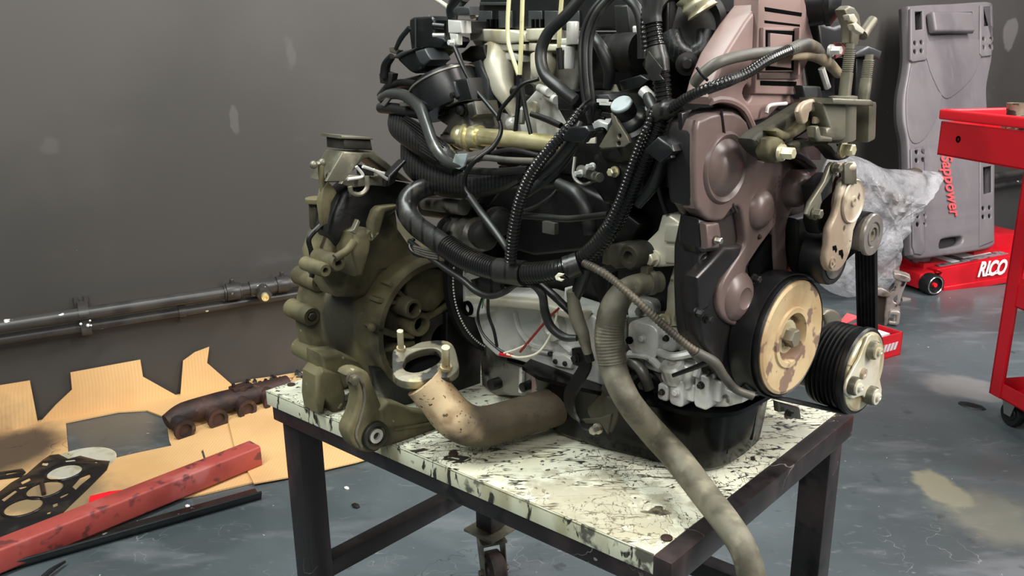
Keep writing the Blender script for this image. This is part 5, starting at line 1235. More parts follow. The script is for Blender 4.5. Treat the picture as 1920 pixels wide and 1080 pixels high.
# rocker cover and coil cover at the top
rc = splate('rocker_cover', [(900, -16), (1180, -16), (1180, 56), (888, 56), (890, 30), (898, 6)], .05, .10, 'black_plastic', bev=.005)
for x in (896, 934, 990, 1020, 1060): splate('cover_panel', [(x, 20), (x + 26, 20), (x + 26, 52), (x, 52)], .054, .006, 'grey_plastic', rc, bev=.0015)
for x in (912, 919, 928, 996, 1004, 1013): splate('cover_slot', [(x, 36), (x + 4, 36), (x + 4, 52), (x, 52)], .0565, .006, 'bore_shade_black', rc, bev=.0005)
splate('cover_ledge', [(898, 4), (950, 4), (950, 10), (900, 10)], .058, .02, 'grey_plastic', rc, bev=.001)
# injector area between hoses
splate('injector_cover', [(1150, 10), (1178, 8), (1182, 66), (1154, 66)], .07, .03, 'rubber', bev=.003)
splate('alu_step', [(1134, 70), (1158, 72), (1180, 48), (1194, 48), (1194, 66), (1160, 82), (1150, 88)], .065, .03, 'alu', bev=.003)
c = FS.P(1178, 98, .08); g = G(); g.lathe(c - EX * .03, EX, [(0, 0), (.022, 0), (.024, .012), (.02, .016), (.024, .022), (.024, .05), (0, .05)], 24); th_ = obj('thermostat', g, 'iron', en)
splate('dark_bulk', [(1094, 60), (1150, 60), (1200, 90), (1250, 80), (1270, 170), (1230, 200), (1170, 170), (1100, 160)], .045, .04, 'engine_black', bev=.006, sm=1)  # plain black mass filling in behind the hoses
splate('plug_stack', [(1160, 152), (1200, 140), (1216, 150), (1200, 166), (1164, 172)], .1, .02, 'black_plastic', th_, bev=.002)
splate('white_corner', [(1143, 172), (1152, 158), (1158, 172)], .105, .004, 'alu_cream', th_, bev=.0005)
# --- turbo elbow, bellows and coil at the top right
c0 = FE.P(1290, 48, -.12); g = G(); ax = (EX * .55 + SX * .6 + Z * .25).normalized()
g.lathe(c0 - ax * .04, ax, [(.0, 0), (.045, 0), (.047, .03), (.044, .05), (.036, .052), (.034, .03), (0, .028)], 36); el = obj('air_elbow', g, 'rubber', en)
sc_p = [FE.P(x, y, e) for x, y, e in ((1255, 62, -.13), (1268, 92, -.12), (1292, 106, -.11), (1318, 92, -.10), (1326, 60, -.1))]
g = G(); g.tube(sc_p, .013, 16); obj('braided_sleeve', g, 'loom', el)
p, q = FE.P(1300, -12, -.10), FE.P(1318, 22, -.09); g = G(); g.tube([p, q], [.022, .019], 24, rib=(.011, .12)); obj('bellows', g, 'zinc_gold', el, ang=60)
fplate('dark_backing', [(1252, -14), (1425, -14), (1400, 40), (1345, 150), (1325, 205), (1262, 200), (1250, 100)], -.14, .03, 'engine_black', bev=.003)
fplate('coil_bracket', [(1338, 66), (1350, 38), (1380, 40), (1372, 90), (1345, 92)], -.10, .03, 'grey_plastic', bev=.003)
fplate('bracket_tab', [(1394, 10), (1420, 4), (1418, 26), (1396, 28)], -.07, .008, 'alu_dark', bev=.001)
ebolt('bolt', 1407, 12, -.07, 7, .008, 'alu', None)
g = G(); q = FE.P(1398, -2, -.11); g.lathe(q, Z, [(0, -.05), (.022, -.05), (.022, -.02), (.024, -.015), (0, -.015)], 24); obj('round_can', g, 'black_plastic', en)
g = G(); c = FE.P(1288, 120, -.09); g.lathe(c, (EX * .6 + SX * .8).normalized(), [(0, -.006), (.009, -.006), (.013, 0), (.013, .003), (.008, .005), (.005, .012), (0, .012)], 24); obj('clip_button', g, 'iron', en)
g = G(); g.tube([FE.P(x, y, -.055) for x, y in ((1364, 98), (1380, 72), (1379, 58), (1375, 60))], .0025, 8); obj('wire_hook', g, 'alu', en)
fplate('corner_fin', [(1278, 212), (1300, 206), (1292, 214), (1280, 244)], -.035, .006, 'timing_dark', bev=.002)
# --- brass EGR tube and its valve, left top cluster
eg = sc('egr_tube', [(888, 256, .12), (960, 261, .115), (1060, 272, .105)], [17, 16, 16], 'brass', None, 28)
c0, c1 = FS.P(858, 256, .125), FS.P(900, 258, .118); ax = (c1 - c0).normalized(); L_ = (c1 - c0).length
g = G(); g.lathe(c0, ax, [(0, 0), (.017, 0), (.019, .006), (.019, .014), (.017, .018), (.022, .02), (.022, .026), (.017, .028), (.020, .034), (.018, .046), (0, .046)], 30); obj('tube_clamp', g, 'brass', eg)
vl = splate('throttle_body', [(812, 212), (830, 204), (886, 190), (892, 215), (880, 224), (884, 240), (866, 250), (862, 280), (845, 286), (828, 270), (826, 250), (836, 236), (820, 226)], .13, .05, 'alu_dark', bev=.005, sm=1)
for x, y, r in ((868, 206, 12), (834, 210, 8), (838, 258, 10)): sbolt('bolt', x, y, .133, r, .01, 'iron', vl)
sc('pipe_stub', [(830, 262, .14), (858, 262, .135)], 9, 'alu_dark', vl)
# motor drum: tilted cylinder
c0, c1 = FS.P(850, 205, .12), FS.P(818, 120, .125); ax = (c1 - c0).normalized(); L_ = (c1 - c0).length
g = G(); g.lathe(c0, ax, [(0, 0), (.05, 0), (.052, .01), (.052, L_ * .62), (.046, L_ * .64), (.046, L_ * .72), (.04, L_ * .76), (0, L_ * .78)], 40); md = obj('valve_motor', g, 'black_plastic', en)
g = G(); g.lathe(c0, ax, [(.0515, L_ * .60), (.0545, L_ * .61), (.0545, L_ * .645), (.0515, L_ * .655)], 40); obj('drum_rim', g, 'alu_dark', md)
splate('connector_ear', [(850, 150), (876, 146), (884, 186), (862, 190)], .17, .03, 'black_plastic', md, bev=.003)
splate('ear_slot', [(846, 154), (851, 153), (859, 180), (855, 182)], .1735, .01, 'grey_plastic', md, bev=.001)
bx = splate('sensor_box', [(767, 36), (774, 32), (808, 30), (814, 38), (814, 66), (832, 70), (834, 78), (826, 90), (770, 92), (766, 60)], .14, .05, 'black_plastic', bev=.004)
g = G(); g.tube([FS.P(780, 34, .141), FS.P(780, 90, .141)], .002, 6); obj('box_rib', g, 'grey_plastic', bx)
sc('box_stub', [(812, 66, .14), (834, 66, .13)], 4, 'alu', bx, 10); sc('box_stub', [(812, 48, .14), (834, 50, .13)], 6, 'black_plastic', bx, 10)
splate('relay_block', [(824, 38), (846, 36), (880, 40), (880, 62), (826, 62)], .10, .04, 'black_plastic', bev=.003)
al = splate('alu_tab', [(839, 37), (864, 39), (865, 62), (840, 62)], .13, .02, 'alu', bev=.002)
splate('tab_foot', [(842, 62), (858, 64), (858, 84), (846, 88)], .13, .01, 'alu', al, bev=.002)
sbolt('bolt', 849, 80, .132, 7, .008, 'alu', al)
gl = sc('sensor_head', [(848, 36, .12), (850, 14, .12), (868, -10, .12)], [10, 13, 16], 'black_plastic')
splate('sensor_plug', [(854, 12), (880, 12), (880, 28), (856, 30)], .135, .02, 'grey_plastic', gl, bev=.003)
sc('pale_lever', [(812, -4, .13), (826, 4, .13), (840, 14, .125)], [3.5, 4, 5], 'alu_cream', gl, 10)
sc('small_stud', [(884, 32, .11), (894, 28, .11)], 4, 'grey_cast')
sc('tail_pipe', [(805, 92, .11), (825, 96, .11), (848, 84, .11)], [20, 18, 12], 'olive_cast')
ca = splate('cone_cap', [(738, 104), (766, 92), (778, 90), (792, 120), (786, 134), (772, 138), (758, 128)], .15, .05, 'black_plastic', bev=.008, sm=2)
splate('cap_edge', [(732, 108), (752, 96), (778, 90), (776, 94), (754, 104), (744, 110)], .155, .02, 'grey_plastic', ca, bev=.003)
splate('dark_clip', [(776, 96), (796, 90), (808, 112), (794, 124), (786, 120)], .155, .04, 'grey_plastic', ca, bev=.004)
sc('clip_strut', [(768, 52, .15), (752, 72, .155), (742, 92, .155)], [5, 5, 4], 'black_plastic', ca, 8)
splate('clip_eye', [(728, 88), (738, 86), (746, 94), (742, 102), (730, 98)], .155, .012, 'grey_cast', ca, bev=.002)
sc('elbow_strap', [(735, 106, .15), (724, 122, .15), (722, 145, .15)], [7, 9, 10], 'engine_black', ca, 12)
splate('strap_plate', [(710, 138), (720, 133), (736, 138), (732, 160), (712, 156)], .15, .012, 'iron', ca, bev=.002)
sc('nipple', [(795, 146, .16), (803, 168, .16), (800, 178, .16)], [5, 7, 5], 'alu_cream', None, 12)
splate('clamp_plate', [(792, 205), (812, 196), (860, 182), (890, 172), (892, 178), (862, 190), (812, 208), (796, 214)], .148, .01, 'alu_dark', vl, bev=.001)
for x, y in ((860, 178), (872, 172)): sbolt('clamp_bolt', x, y, .15, 8, .014, 'iron', vl)
for x, y, a_ in ((800, 190, 9), (812, 194, 7)): sbolt('clamp_bolt', x, y, .15, a_, .012, 'iron', vl)
splate('plastic_wedge', [(870, 120), (898, 112), (915, 150), (915, 200), (892, 190), (884, 160)], .09, .03, 'grey_plastic', bev=.004, sm=1)
splate('gasket_wedge', [(880, 86), (906, 84), (912, 110), (900, 120), (866, 114), (862, 100)], .085, .03, 'engine_black', bev=.004)
splate('dark_panel', [(745, 150), (785, 140), (812, 196), (808, 214), (770, 206), (742, 180)], .12, .03, 'engine_black', bev=.004, sm=1)  # plain black panel behind the pipes
splate('tag_label', [(846, 312), (853, 289), (876, 288), (870, 312), (860, 318)], .215, .003, 'cap_grey', bev=.0006)
# --- hoses, conduits and wires
def TE(name, mat, pts, r, n=14, rib=None, par=None):
    P_ = [FE.P(*q) for q in pts]; rs = r if isinstance(r, (list, tuple)) else [r] * len(P_)
    g = G(); g.tube(P_, [a * mpp(b) for a, b in zip(rs, P_)], n, rib=rib); return obj(name, g, mat, par or en, ang=40)
def T(name, mat, pts, r, n=14, rib=None, par=None, flat=1.0): return sc(name, pts, r, mat, par, n, rib, flat)
hn = T('wiring_harness', 'tape', [(840, 352, .13), (806, 350, .17), (772, 366, .20), (762, 392, .215), (778, 420, .222), (812, 446, .226), (850, 472, .228)], [15, 18, 20, 20, 20, 21, 21], 18)
T('corrugated_conduit', 'conduit', [(838, 462, .228), (872, 484, .228), (915, 501, .226), (968, 511, .222), (1010, 511, .216), (1050, 505, .208), (1085, 494, .195)], [23, 23, 22, 21, 21, 20, 19], 20, (.0044, .11), hn)
T('tape_wrap', 'tape', [(935, 507, .2235), (985, 513, .2205)], [24, 24], 20, None, hn)
T('tape_wrap', 'tape', [(1062, 503, .205), (1086, 494, .195)], [23.5, 22.5], 20, None, hn)
T('conduit_branch', 'conduit', [(1085, 495, .185), (1125, 456, .178), (1158, 405, .172), (1185, 345, .168), (1210, 290, .164), (1234, 235, .160), (1246, 200, .155)], [19, 19, 18, 18, 18, 18, 17], 18, (.0046, .14), hn)
T('conduit_thin', 'conduit', [(1140, 425, .192), (1160, 380, .188), (1178, 330, .184), (1198, 275, .18), (1216, 232, .176), (1226, 205, .17)], 8.5, 14, (.0044, .2), hn)
splate('harness_clamp', [(1206, 282), (1232, 256), (1258, 272), (1262, 284), (1236, 306), (1222, 296)], .195, .02, 'black_plastic', hn, bev=.003)
splate('clamp_foot', [(1240, 286), (1254, 280), (1258, 296), (1246, 300)], .19, .012, 'black_plastic', hn, bev=.002)
T('flat_loom', 'rubber', [(1245, 295, .15), (1225, 345, .155), (1195, 385, .16)], [12, 12, 9], 12, None, hn)
T('tape_knot', 'tape', [(1222, 218, .165), (1250, 205, .165), (1282, 198, .155)], [16, 19, 13], 14, None, hn)
T('corrugated_conduit', 'conduit', [(1226, -14, .16), (1222, 30, .162), (1228, 75, .162), (1236, 120, .162), (1242, 165, .16), (1246, 195, .16)], [19, 18, 17, 19, 17, 16], 18, (.0050, .14), hn)
T('tape_wrap', 'tape', [(1230, 88, .1635), (1234, 112, .1635), (1238, 136, .1635)], [18, 20.5, 18.5], 16, None, hn)
T('sleeve', 'rubber', [(1228, -16, .162), (1222, 24, .164), (1224, 44, .164)], [20, 19, 18], 16, None, hn)
T('thin_conduit', 'conduit', [(1214, -8, .165), (1209, 30, .168), (1208, 60, .17), (1212, 95, .168)], 8.5, 12, (.0048, .2), hn)
splate('torn_tape', [(1204, 120), (1216, 96), (1240, 128), (1236, 140), (1244, 150), (1222, 152)], .178, .002, 'tape', hn, bev=.0004)
T('stub_hose', 'rubber', [(1212, 172, .13), (1218, 190, .14), (1228, 210, .15)], [9, 11, 9], 12, None, hn)
TE('cross_conduit', 'conduit', [(1252, 208, -.075), (1290, 182, -.045), (1340, 160, -.012), (1395, 140, -.004), (1440, 112, -.002), (1490, 90, -.004)], [9, 10, 10, 10.5, 10.5, 11], 14, (.0044, .14), hn)
TE('cross_tape', 'tape', [(1325, 168, -.022), (1365, 152, -.008), (1385, 144, -.005)], [10, 11.5, 10.5], 12, None, hn)
TE('cross_tape', 'hose_grey', [(1478, 95, -.004), (1508, 84, -.006), (1530, 92, -.012), (1542, 108, -.03)], [11.5, 12.5, 12, 9], 14, None, hn)
bh = TE('breather_hose', 'hose_grey', [(1300, 158, -.04), (1318, 138, -.03), (1350, 116, -.018), (1400, 103, -.014), (1450, 97, -.014), (1490, 92, -.016)], [10, 11, 11, 11, 10, 9], 16)
TE('tan_hose', 'hose_tan', [(1480, 105, -.01), (1520, 104, -.012), (1550, 116, -.018), (1572, 138, -.03)], [8, 10, 11, 9], 14, None, bh)
TE('hose_tie', 'engine_black', [(1306, 126, -.022), (1316, 140, -.018), (1326, 150, -.02)], [3, 3, 3], 8, None, bh)
# corrugated diagonal conduit in the middle
dc = T('diagonal_conduit', 'conduit', [(957, 490, .235), (962, 440, .235), (974, 380, .232), (996, 328, .228), (1028, 284, .222), (1060, 246, .214), (1088, 205, .20)], [12, 12, 12, 12, 11.5, 11, 7], 14, (.0046, .18))
T('conduit_wires', 'engine_black', [(1064, 236, .21), (1090, 200, .2), (1108, 186, .18)], 3.2, 8, None, dc)
T('conduit_wires', 'engine_black', [(1070, 240, .205), (1096, 208, .195), (1115, 192, .17)], 3.2, 8, None, dc)
T('smooth_conduit', 'rubber', [(1010, 330, .21), (1046, 300, .205), (1076, 262, .20), (1090, 230, .19)], [11, 12, 12, 9], 12, None, dc)
T('smooth_conduit', 'rubber', [(985, 365, .2), (1030, 330, .195), (1064, 290, .19), (1084, 250, .185)], [8, 11, 11, 9], 12, None, dc)
splate('conduit_clip', [(1052, 258), (1066, 238), (1098, 236), (1106, 246), (1092, 268), (1058, 266)], .222, .012, 'black_plastic', dc, bev=.003)
# hoses at the top
T('vacuum_hose', 'rubber', [(1098, -14, .12), (1062, 28, .13), (1028, 62, .135), (1014, 100, .14), (1022, 140, .145), (1052, 168, .145), (1078, 188, .14)], [11, 11, 11, 11.5, 11.5, 12, 12], 16)
for k, (dx, ds) in enumerate(((-9, 0), (0, .006), (9, 0))):
    T('fuel_line', 'rubber', [(1150 + dx, -14, .13 + ds), (1118 + dx, 22, .14 + ds), (1100 + dx, 70, .145 + ds), (1098 + dx * .9, 130, .15 + ds), (1104 + dx * .8, 190, .15 + ds), (1108, 230, .15)], 5.5, 12)
T('return_hose', 'rubber', [(1108, 62, .115), (1128, 92, .118), (1142, 130, .115), (1140, 165, .11)], [9, 12, 12, 9], 14)
T('return_hose', 'rubber', [(1168, -10, .12), (1194, 16, .12), (1204, 60, .12), (1204, 110, .12)], [9, 10, 10, 9], 14)
for pts in ([(955, -14, .10), (952, 40, .104), (953, 78, .106), (962, 110, .108), (974, 145, .11)], [(980, -14, .105), (978, 60, .108), (976, 110, .11), (974, 150, .112)], [(1054, -14, .10), (1050, 40, .10), (1048, 92, .10)]):
    T('injector_pipe', 'gold_rod', pts, 4.2, 10)
for pts in ([(974, 140, .112), (972, 190, .112), (966, 250, .115)], [(976, 148, .112), (984, 200, .112), (996, 255, .115)], [(1048, 90, .10), (1052, 130, .10)]):
    T('sleeve_pipe', 'engine_black', pts, [5, 4.5, 4] if len(pts) == 3 else 6, 10)
T('wire_lead', 'engine_black', [(852, 88, .15), (868, 125, .155), (890, 165, .155), (918, 200, .155), (936, 225, .16), (938, 252, .165), (920, 280, .19), (892, 300, .21), (874, 325, .215), (872, 352, .215), (886, 375, .215)], [4.5, 4.5, 4, 4, 4, 4.5, 5, 5, 4.5, 4.5, 6], 10)
T('wire_lead', 'engine_black', [(934, 226, .162), (940, 205, .16), (962, 178, .155), (980, 158, .15), (1010, 148, .14)], 4, 10)
T('lead_sleeve', 'rubber', [(880, 368, .215), (910, 410, .215), (944, 456, .222), (962, 486, .222)], [7, 8, 7, 6], 12)
T('wire_lead', 'engine_black', [(996, 214, .12), (1020, 222, .12), (1052, 236, .125)], [5, 6, 6], 10)
# left pipes and looms
cp_ = T('coolant_pipe', 'glossy_hose', [(716, 184, .15), (735, 176, .16), (762, 180, .168), (786, 200, .175), (800, 235, .19), (815, 275, .205), (838, 303, .21), (870, 312, .21)], [9, 10, 11, 12, 11, 11, 10, 7], 16)
T('rubber_pipe', 'rubber', [(714, 202, .15), (740, 204, .155), (775, 210, .15), (800, 220, .14)], [10, 11, 11, 9], 14, None, cp_)
T('small_pipe', 'engine_black', [(714, 180, .145), (728, 164, .145), (752, 156, .14), (780, 158, .14)], [8, 8, 8, 7], 12, None, cp_)
splate('pipe_bracket', [(748, 192), (790, 192), (792, 198), (750, 200)], .17, .006, 'alu_dark', cp_, bev=.001)
splate('pipe_bracket', [(712, 196), (738, 166), (744, 168), (720, 200)], .165, .005, 'alu_dark', cp_, bev=.001)
lm = T('braided_loom', 'loom', [(745, 214, .13), (752, 238, .15), (785, 262, .165), (830, 292, .17), (860, 318, .165)], [16, 24, 26, 24, 18], 20)
T('braided_loom_tail', 'loom', [(768, 272, .14), (780, 308, .15), (822, 338, .16), (880, 348, .165), (940, 340, .165), (985, 320, .17)], [18, 26, 28, 24, 20, 12], 20, None, lm)
for k in range(9):
    dx, dy = -16 + k * 4.2, 12 - k * 3.6
    T('loom_strand', 'engine_black', [(748 + dx * .8, 228 + dy * .6, .165), (784 + dx * .55, 258 + dy * 1.2, .185), (826 + dx * .4, 290 + dy, .19)], 1.6, 6, None, lm)
for pts, r, mt in (([(868, 305, .20), (905, 296, .20), (950, 300, .195), (1002, 302, .19)], 6, 'hose_grey'), ([(895, 300, .19), (930, 286, .19), (965, 282, .185), (1010, 292, .18)], 5, 'conduit'), ([(875, 320, .19), (930, 322, .185), (990, 318, .18)], 7, 'rubber'), ([(870, 332, .17), (940, 334, .17), (1000, 328, .17)], 9, 'engine_black')):
    T('cooling_line', mt, pts, r, 12)
T('cross_pipe', 'rubber', [(978, 404, .16), (1020, 407, .158), (1070, 410, .155), (1140, 402, .15)], 6.5, 12)
T('cross_pipe', 'rubber', [(972, 398, .17), (1004, 388, .165), (1030, 372, .16), (1044, 356, .155)], [3, 4.5, 4.5, 3], 10)
T('dark_hose', 'rubber', [(1046, 345, .12), (1080, 365, .12), (1100, 395, .12), (1108, 440, .12)], [12, 16, 15, 13], 14)
T('dark_lead', 'engine_black', [(1010, 530, .17), (1040, 556, .17), (1075, 590, .165)], [7, 8, 7], 12)
T('dipstick_tube', 'rubber', [(1234, 345, .11), (1240, 372, .105), (1250, 400, .1)], 5, 10)
# lower cable
lc = T('battery_cable', 'rubber', [(768, 452, .225), (790, 470, .23), (830, 500, .23), (868, 525, .228), (892, 545, .226), (918, 555, .224), (945, 548, .22), (968, 533, .218), (995, 532, .212), (1016, 552, .205), (1022, 585, .20), (1034, 614, .196), (1058, 632, .19), (1082, 634, .185)], [5, 5.5, 6, 6.5, 7, 6.5, 6, 6, 7, 8, 8.5, 8.5, 8, 6], 12)
splate('cable_tape', [(880, 525), (905, 518), (935, 520), (938, 545), (910, 560), (890, 545)], .219, .01, 'tape', lc, bev=.003, sm=1)
for k in range(4): T('lead_bundle', 'hose_grey', [(776 + k, 462 + k * 4, .232), (800, 468 + k * 4.5, .234), (822, 472 + k * 4.5, .232)], 2.4, 8, None, lc)
T('cable_loop', 'engine_black', [(776, 448, .22), (768, 462, .23), (778, 476, .232), (800, 482, .23)], 3.5, 8, None, lc)
for pts, mt, r in (([(905, 556, .20), (896, 590, .19), (905, 625, .19), (935, 655, .19), (955, 664, .185)], 'engine_black', 2.6), ([(915, 556, .20), (916, 590, .19), (926, 620, .19), (932, 650, .19)], 'engine_black', 3.0), ([(925, 550, .20), (908, 560, .19), (904, 578, .19)], 'wire_green', 1.4),
                   ([(950, 664, .19), (975, 670, .185), (1010, 660, .18), (1036, 620, .17), (1046, 580, .165)], 'wire_white', 2.2), ([(945, 662, .19), (965, 656, .187), (990, 645, .182)], 'wire_white', 2.0), ([(975, 660, .186), (1000, 630, .18), (1030, 595, .175), (1048, 578, .17)], 'wire_red', 2.4)):
    T('loose_wire', mt, pts, r, 8)
T('red_sleeve', 'red_paint', [(938, 664, .19), (960, 667, .187)], 4, 10)
splate('wire_clip', [(1040, 518), (1046, 512), (1056, 514), (1052, 518), (1046, 519), (1048, 523), (1056, 524), (1052, 528), (1042, 525)], .235, .003, 'wire_white', None, bev=.0006)
# tan wrapped loom and hardware hanging under the harness
T('wrapped_loom', 'hose_olive', [(1072, 545, .185), (1080, 590, .18), (1092, 625, .175), (1102, 662, .17)], [13, 17, 16, 10], 14, None, None, .8)
T('loom_end', 'engine_black', [(1100, 656, .17), (1108, 678, .168)], [9, 8], 12)
T('wrapped_tail', 'rubber', [(1098, 500, .185), (1090, 530, .183), (1078, 560, .18)], [14, 12, 10], 12)
splate('black_bracket', [(1100, 512), (1128, 500), (1142, 512), (1142, 560), (1126, 590), (1120, 560), (1110, 540)], .15, .02, 'iron', None, bev=.004, sm=1)
splate('alu_sliver', [(1058, 540), (1074, 536), (1070, 580), (1056, 580)], .14, .012, 'alu', None, bev=.002)
for k in range(3): T('spaghetti_wire', 'engine_black', [(1080 + k * 8, 515, .18), (1074 + k * 6, 545, .178), (1062 + k * 10, 575, .175)], 2.5, 8)
# coolant hose running down over the cart
P_ = [FS.P(1236, 528, .095), FS.P(1205, 532, .12), FS.P(1172, 546, .15), FS.P(1150, 580, .165), FS.P(1142, 630, .17), FS.P(1150, 690, .172), FS.P(1178, 752, .178), pz(1222, 808, .690), pz(1268, 858, .668), pz(1320, 925, .650), pz(1366, 985, .648), pz(1394, 1030, .632), pz(1410, 1085, .60), pz(1418, 1150, .55), pz(1420, 1260, .47)]
rp = [20, 21, 23, 27, 28, 26, 25, 26, 27, 27, 27, 26, 27, 28, 28]
ch = G(); ch.tube(P_, [q * mpp(p) for q, p in zip(rp, P_)], 22); cho = obj('coolant_hose', ch, 'hose_olive', en, ang=60)
sc('hose_ribs', [(1148, 585, .1655), (1142, 630, .1705), (1148, 680, .1725)], [27.6, 28.6, 27], 'hose_olive', cho, 22, (.004, .035))
g = G(); q0, q1 = FS.P(1212, 530, .115), FS.P(1222, 529, .107); g.tube([q0, q1], [.0165, .0165], 24); g.box(q0 + Z * .017, EX * .006, Z * .004, SX * .005); obj('hose_clamp', g, 'grey_cast', cho)
# thin brown corrugated lead to the crank sensor
ts = T('sensor_lead', 'conduit_brown', [(1096, 494, .195), (1120, 505, .20), (1150, 525, .19), (1190, 560, .185), (1240, 606, .165), (1285, 645, .145), (1315, 665, .13)], [8, 8, 8, 8, 8, 8, 8], 12, (.0042, .13))
T('lead_tape', 'hose_grey', [(1306, 660, .136), (1340, 680, .115), (1358, 706, .10), (1380, 730, .085), (1412, 743, .07)], [9, 10, 9, 8, 8], 12, None, ts)
T('lead_branch', 'engine_black', [(1330, 678, .12), (1300, 690, .12), (1262, 704, .12)], [6, 5, 4], 10, None, ts)
T('sensor_plug', 'engine_black', [(1395, 720, .06), (1412, 738, .055)], [10, 11], 12, None, ts)
# strap clamp and stay under the hose
pts = [FS.P(x, y, s_) for x, y, s_ in ((1092, 662, .15), (1098, 685, .155), (1084, 712, .165), (1068, 742, .17), (1072, 772, .17), (1092, 792, .165), (1116, 796, .16))]
g = G(); g.strip(pts, EX * .9 + SX * .25, .024, .0035); scl = obj('strap_clamp', g, 'engine_black', en)
splate('strap_pad', [(1070, 654), (1098, 652), (1104, 672), (1088, 690), (1072, 684)], .15, .012, 'engine_black', scl, bev=.003, sm=1)
sbolt('bolt', 1080, 672, .152, 9, .006, 'iron', scl)
splate('stay_foot', [(1090, 786), (1122, 784), (1146, 776), (1138, 815), (1126, 796), (1092, 796)], .165, .006, 'olive_dark', scl, bev=.002)
splate('stay_plate', [(1136, 744), (1160, 750), (1156, 790), (1144, 812), (1128, 780)], .14, .006, 'olive_dark', scl, bev=.002, sm=1)
sbolt('bolt', 1122, 803, .166, 10, .014, 'steel_bright', scl)
c = FS.P(1133, 752, .11); g = G(); g.tube([FS.P(1145, 730, .11), FS.P(1136, 755, .11), FS.P(1118, 775, .11)], [.013, .015, .014], 16); obj('elbow', g, 'olive_dark', scl)
# --- exhaust down pipe with flange
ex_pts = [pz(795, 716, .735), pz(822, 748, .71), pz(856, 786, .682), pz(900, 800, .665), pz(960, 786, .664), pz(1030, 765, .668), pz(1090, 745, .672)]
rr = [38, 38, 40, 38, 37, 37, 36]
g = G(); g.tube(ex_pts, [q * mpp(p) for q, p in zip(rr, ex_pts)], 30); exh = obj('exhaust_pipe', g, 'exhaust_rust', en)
fc_ = pz(796, 680, .757); nz_ = (Z * .93 + V((.05, -.36, 0))).normalized(); ax1 = (V((1, .12, 0)) - nz_ * V((1, .12, 0)).dot(nz_)).normalized(); ay1 = nz_.cross(ax1)
FX = Frame(fc_, ax1, ay1, nz_)
def xu(pts, w=0): return [FX.uv(x, y, w) for x, y in pts]
ol = smooth_loop(xu([(738, 672), (742, 656), (770, 652), (790, 643), (830, 640), (848, 650), (856, 676), (856, 692), (836, 706), (806, 708), (786, 714), (756, 712), (740, 700)]), 3)
hl = smooth_loop(xu([(757, 691), (762, 669), (786, 657), (812, 653), (827, 661), (823, 678), (800, 692), (776, 698)]), 3)
obj('flange', plate([[(p[0] * 1.05, p[1] * 1.06) for p in ol], hl], .014, .0015, FX, 0), 'flange_steel', exh)
g = G(); hlc = V((sum(p[0] for p in hl) / len(hl), sum(p[1] for p in hl) / len(hl), 0)); g.lathe(FX.W(hlc.x, hlc.y, -.02), nz_, [(0, 0), (.040, 0), (.040, .004), (0, .004)], 28); obj('pipe_bore', g, 'bore_shade_black', exh)  # black disc paints the dark inside of the pipe
for (x0, y0), (x1, y1), r in (((752, 655), (744, 630), 6), ((836, 690), (825, 662), 8)):
    p = FX.P(x0, y0, 0); L_ = 1.0; q = p + nz_ * (.034 if r == 6 else .038)
    g = G(); g.tube([p - nz_ * .002, q], [r * mpp(p)] * 2, 14, rib=(.003, .10)); g.lathe(p, nz_, [(0, 0), (r * 1.5 * mpp(p), 0), (r * 1.4 * mpp(p), .004), (0, .004)], 14); obj('stud', g, 'zinc_gold', exh)
# --- gearbox
E0 = -.545
GC = FE.P(812, 612, E0); GR = 128 * mpp(GC)
def arc_lathe(g, c, prof, a0, a1, n=48):       # part of a turned shape about the crank direction
    m = len(prof); vs = []; fs = []
    for i in range(n + 1):
        t = math.radians(a0 + (a1 - a0) * i / n); d = -SX * math.cos(t) + Z * math.sin(t)
        vs += [c + EX * h + d * r for r, h in prof]
    for i in range(n):
        for k in range(m): fs.append((i*m+k, i*m+(k+1) % m, (i+1)*m+(k+1) % m, (i+1)*m+k))
    fs += [tuple(range(m)), tuple(range(n*m+m-1, n*m-1, -1))]
    return g.add(vs, fs)
g = arc_lathe(G(), GC, [(GR * .88, .0), (GR * .9, .006), (GR * .98, .006), (GR * 1.0, .0), (GR * 1.03, -.03), (GR * 1.07, -.07), (GR * 1.12, -.10), (GR * 1.22, -.13), (GR * 1.34, -.15), (GR * 1.36, -.18), (GR * 1.28, -.19), (GR * 1.1, -.21), (GR * .9, -.25), (GR * .3, -.25), (GR * .3, -.05), (GR * .84, -.035)], 62, 272)
gbx = obj('gearbox', g, 'olive_cast', en, ang=30)
fplate('bell_web', [(700, 660), (690, 620), (700, 570), (735, 525), (790, 498), (836, 492), (842, 540), (842, 660), (800, 668), (750, 664)], E0 - .022, .02, 'olive_cast', gbx, bev=.003, sm=1)
fplate('web_step', [(762, 512), (800, 500), (838, 504), (838, 560), (812, 588), (776, 578), (762, 545)], E0 - .006, .02, 'olive_cast', gbx, bev=.005, sm=1)
for (x0, y0), (x1, y1) in (((700, 560), (744, 566)), ((722, 528), (752, 556)), ((792, 596), (836, 570)), ((705, 655), (770, 640))):
    g = G(); g.bar(FE.P(x0, y0, E0 - .012), FE.P(x1, y1, E0 - .012), .007, .026, EX); obj('web_rib', g, 'olive_cast', gbx, bev=.002)
fplate('notch', [(742, 522), (762, 512), (766, 540), (748, 552), (738, 540)], E0 - .018, .008, 'grease_black', gbx, bev=.002, sm=1)
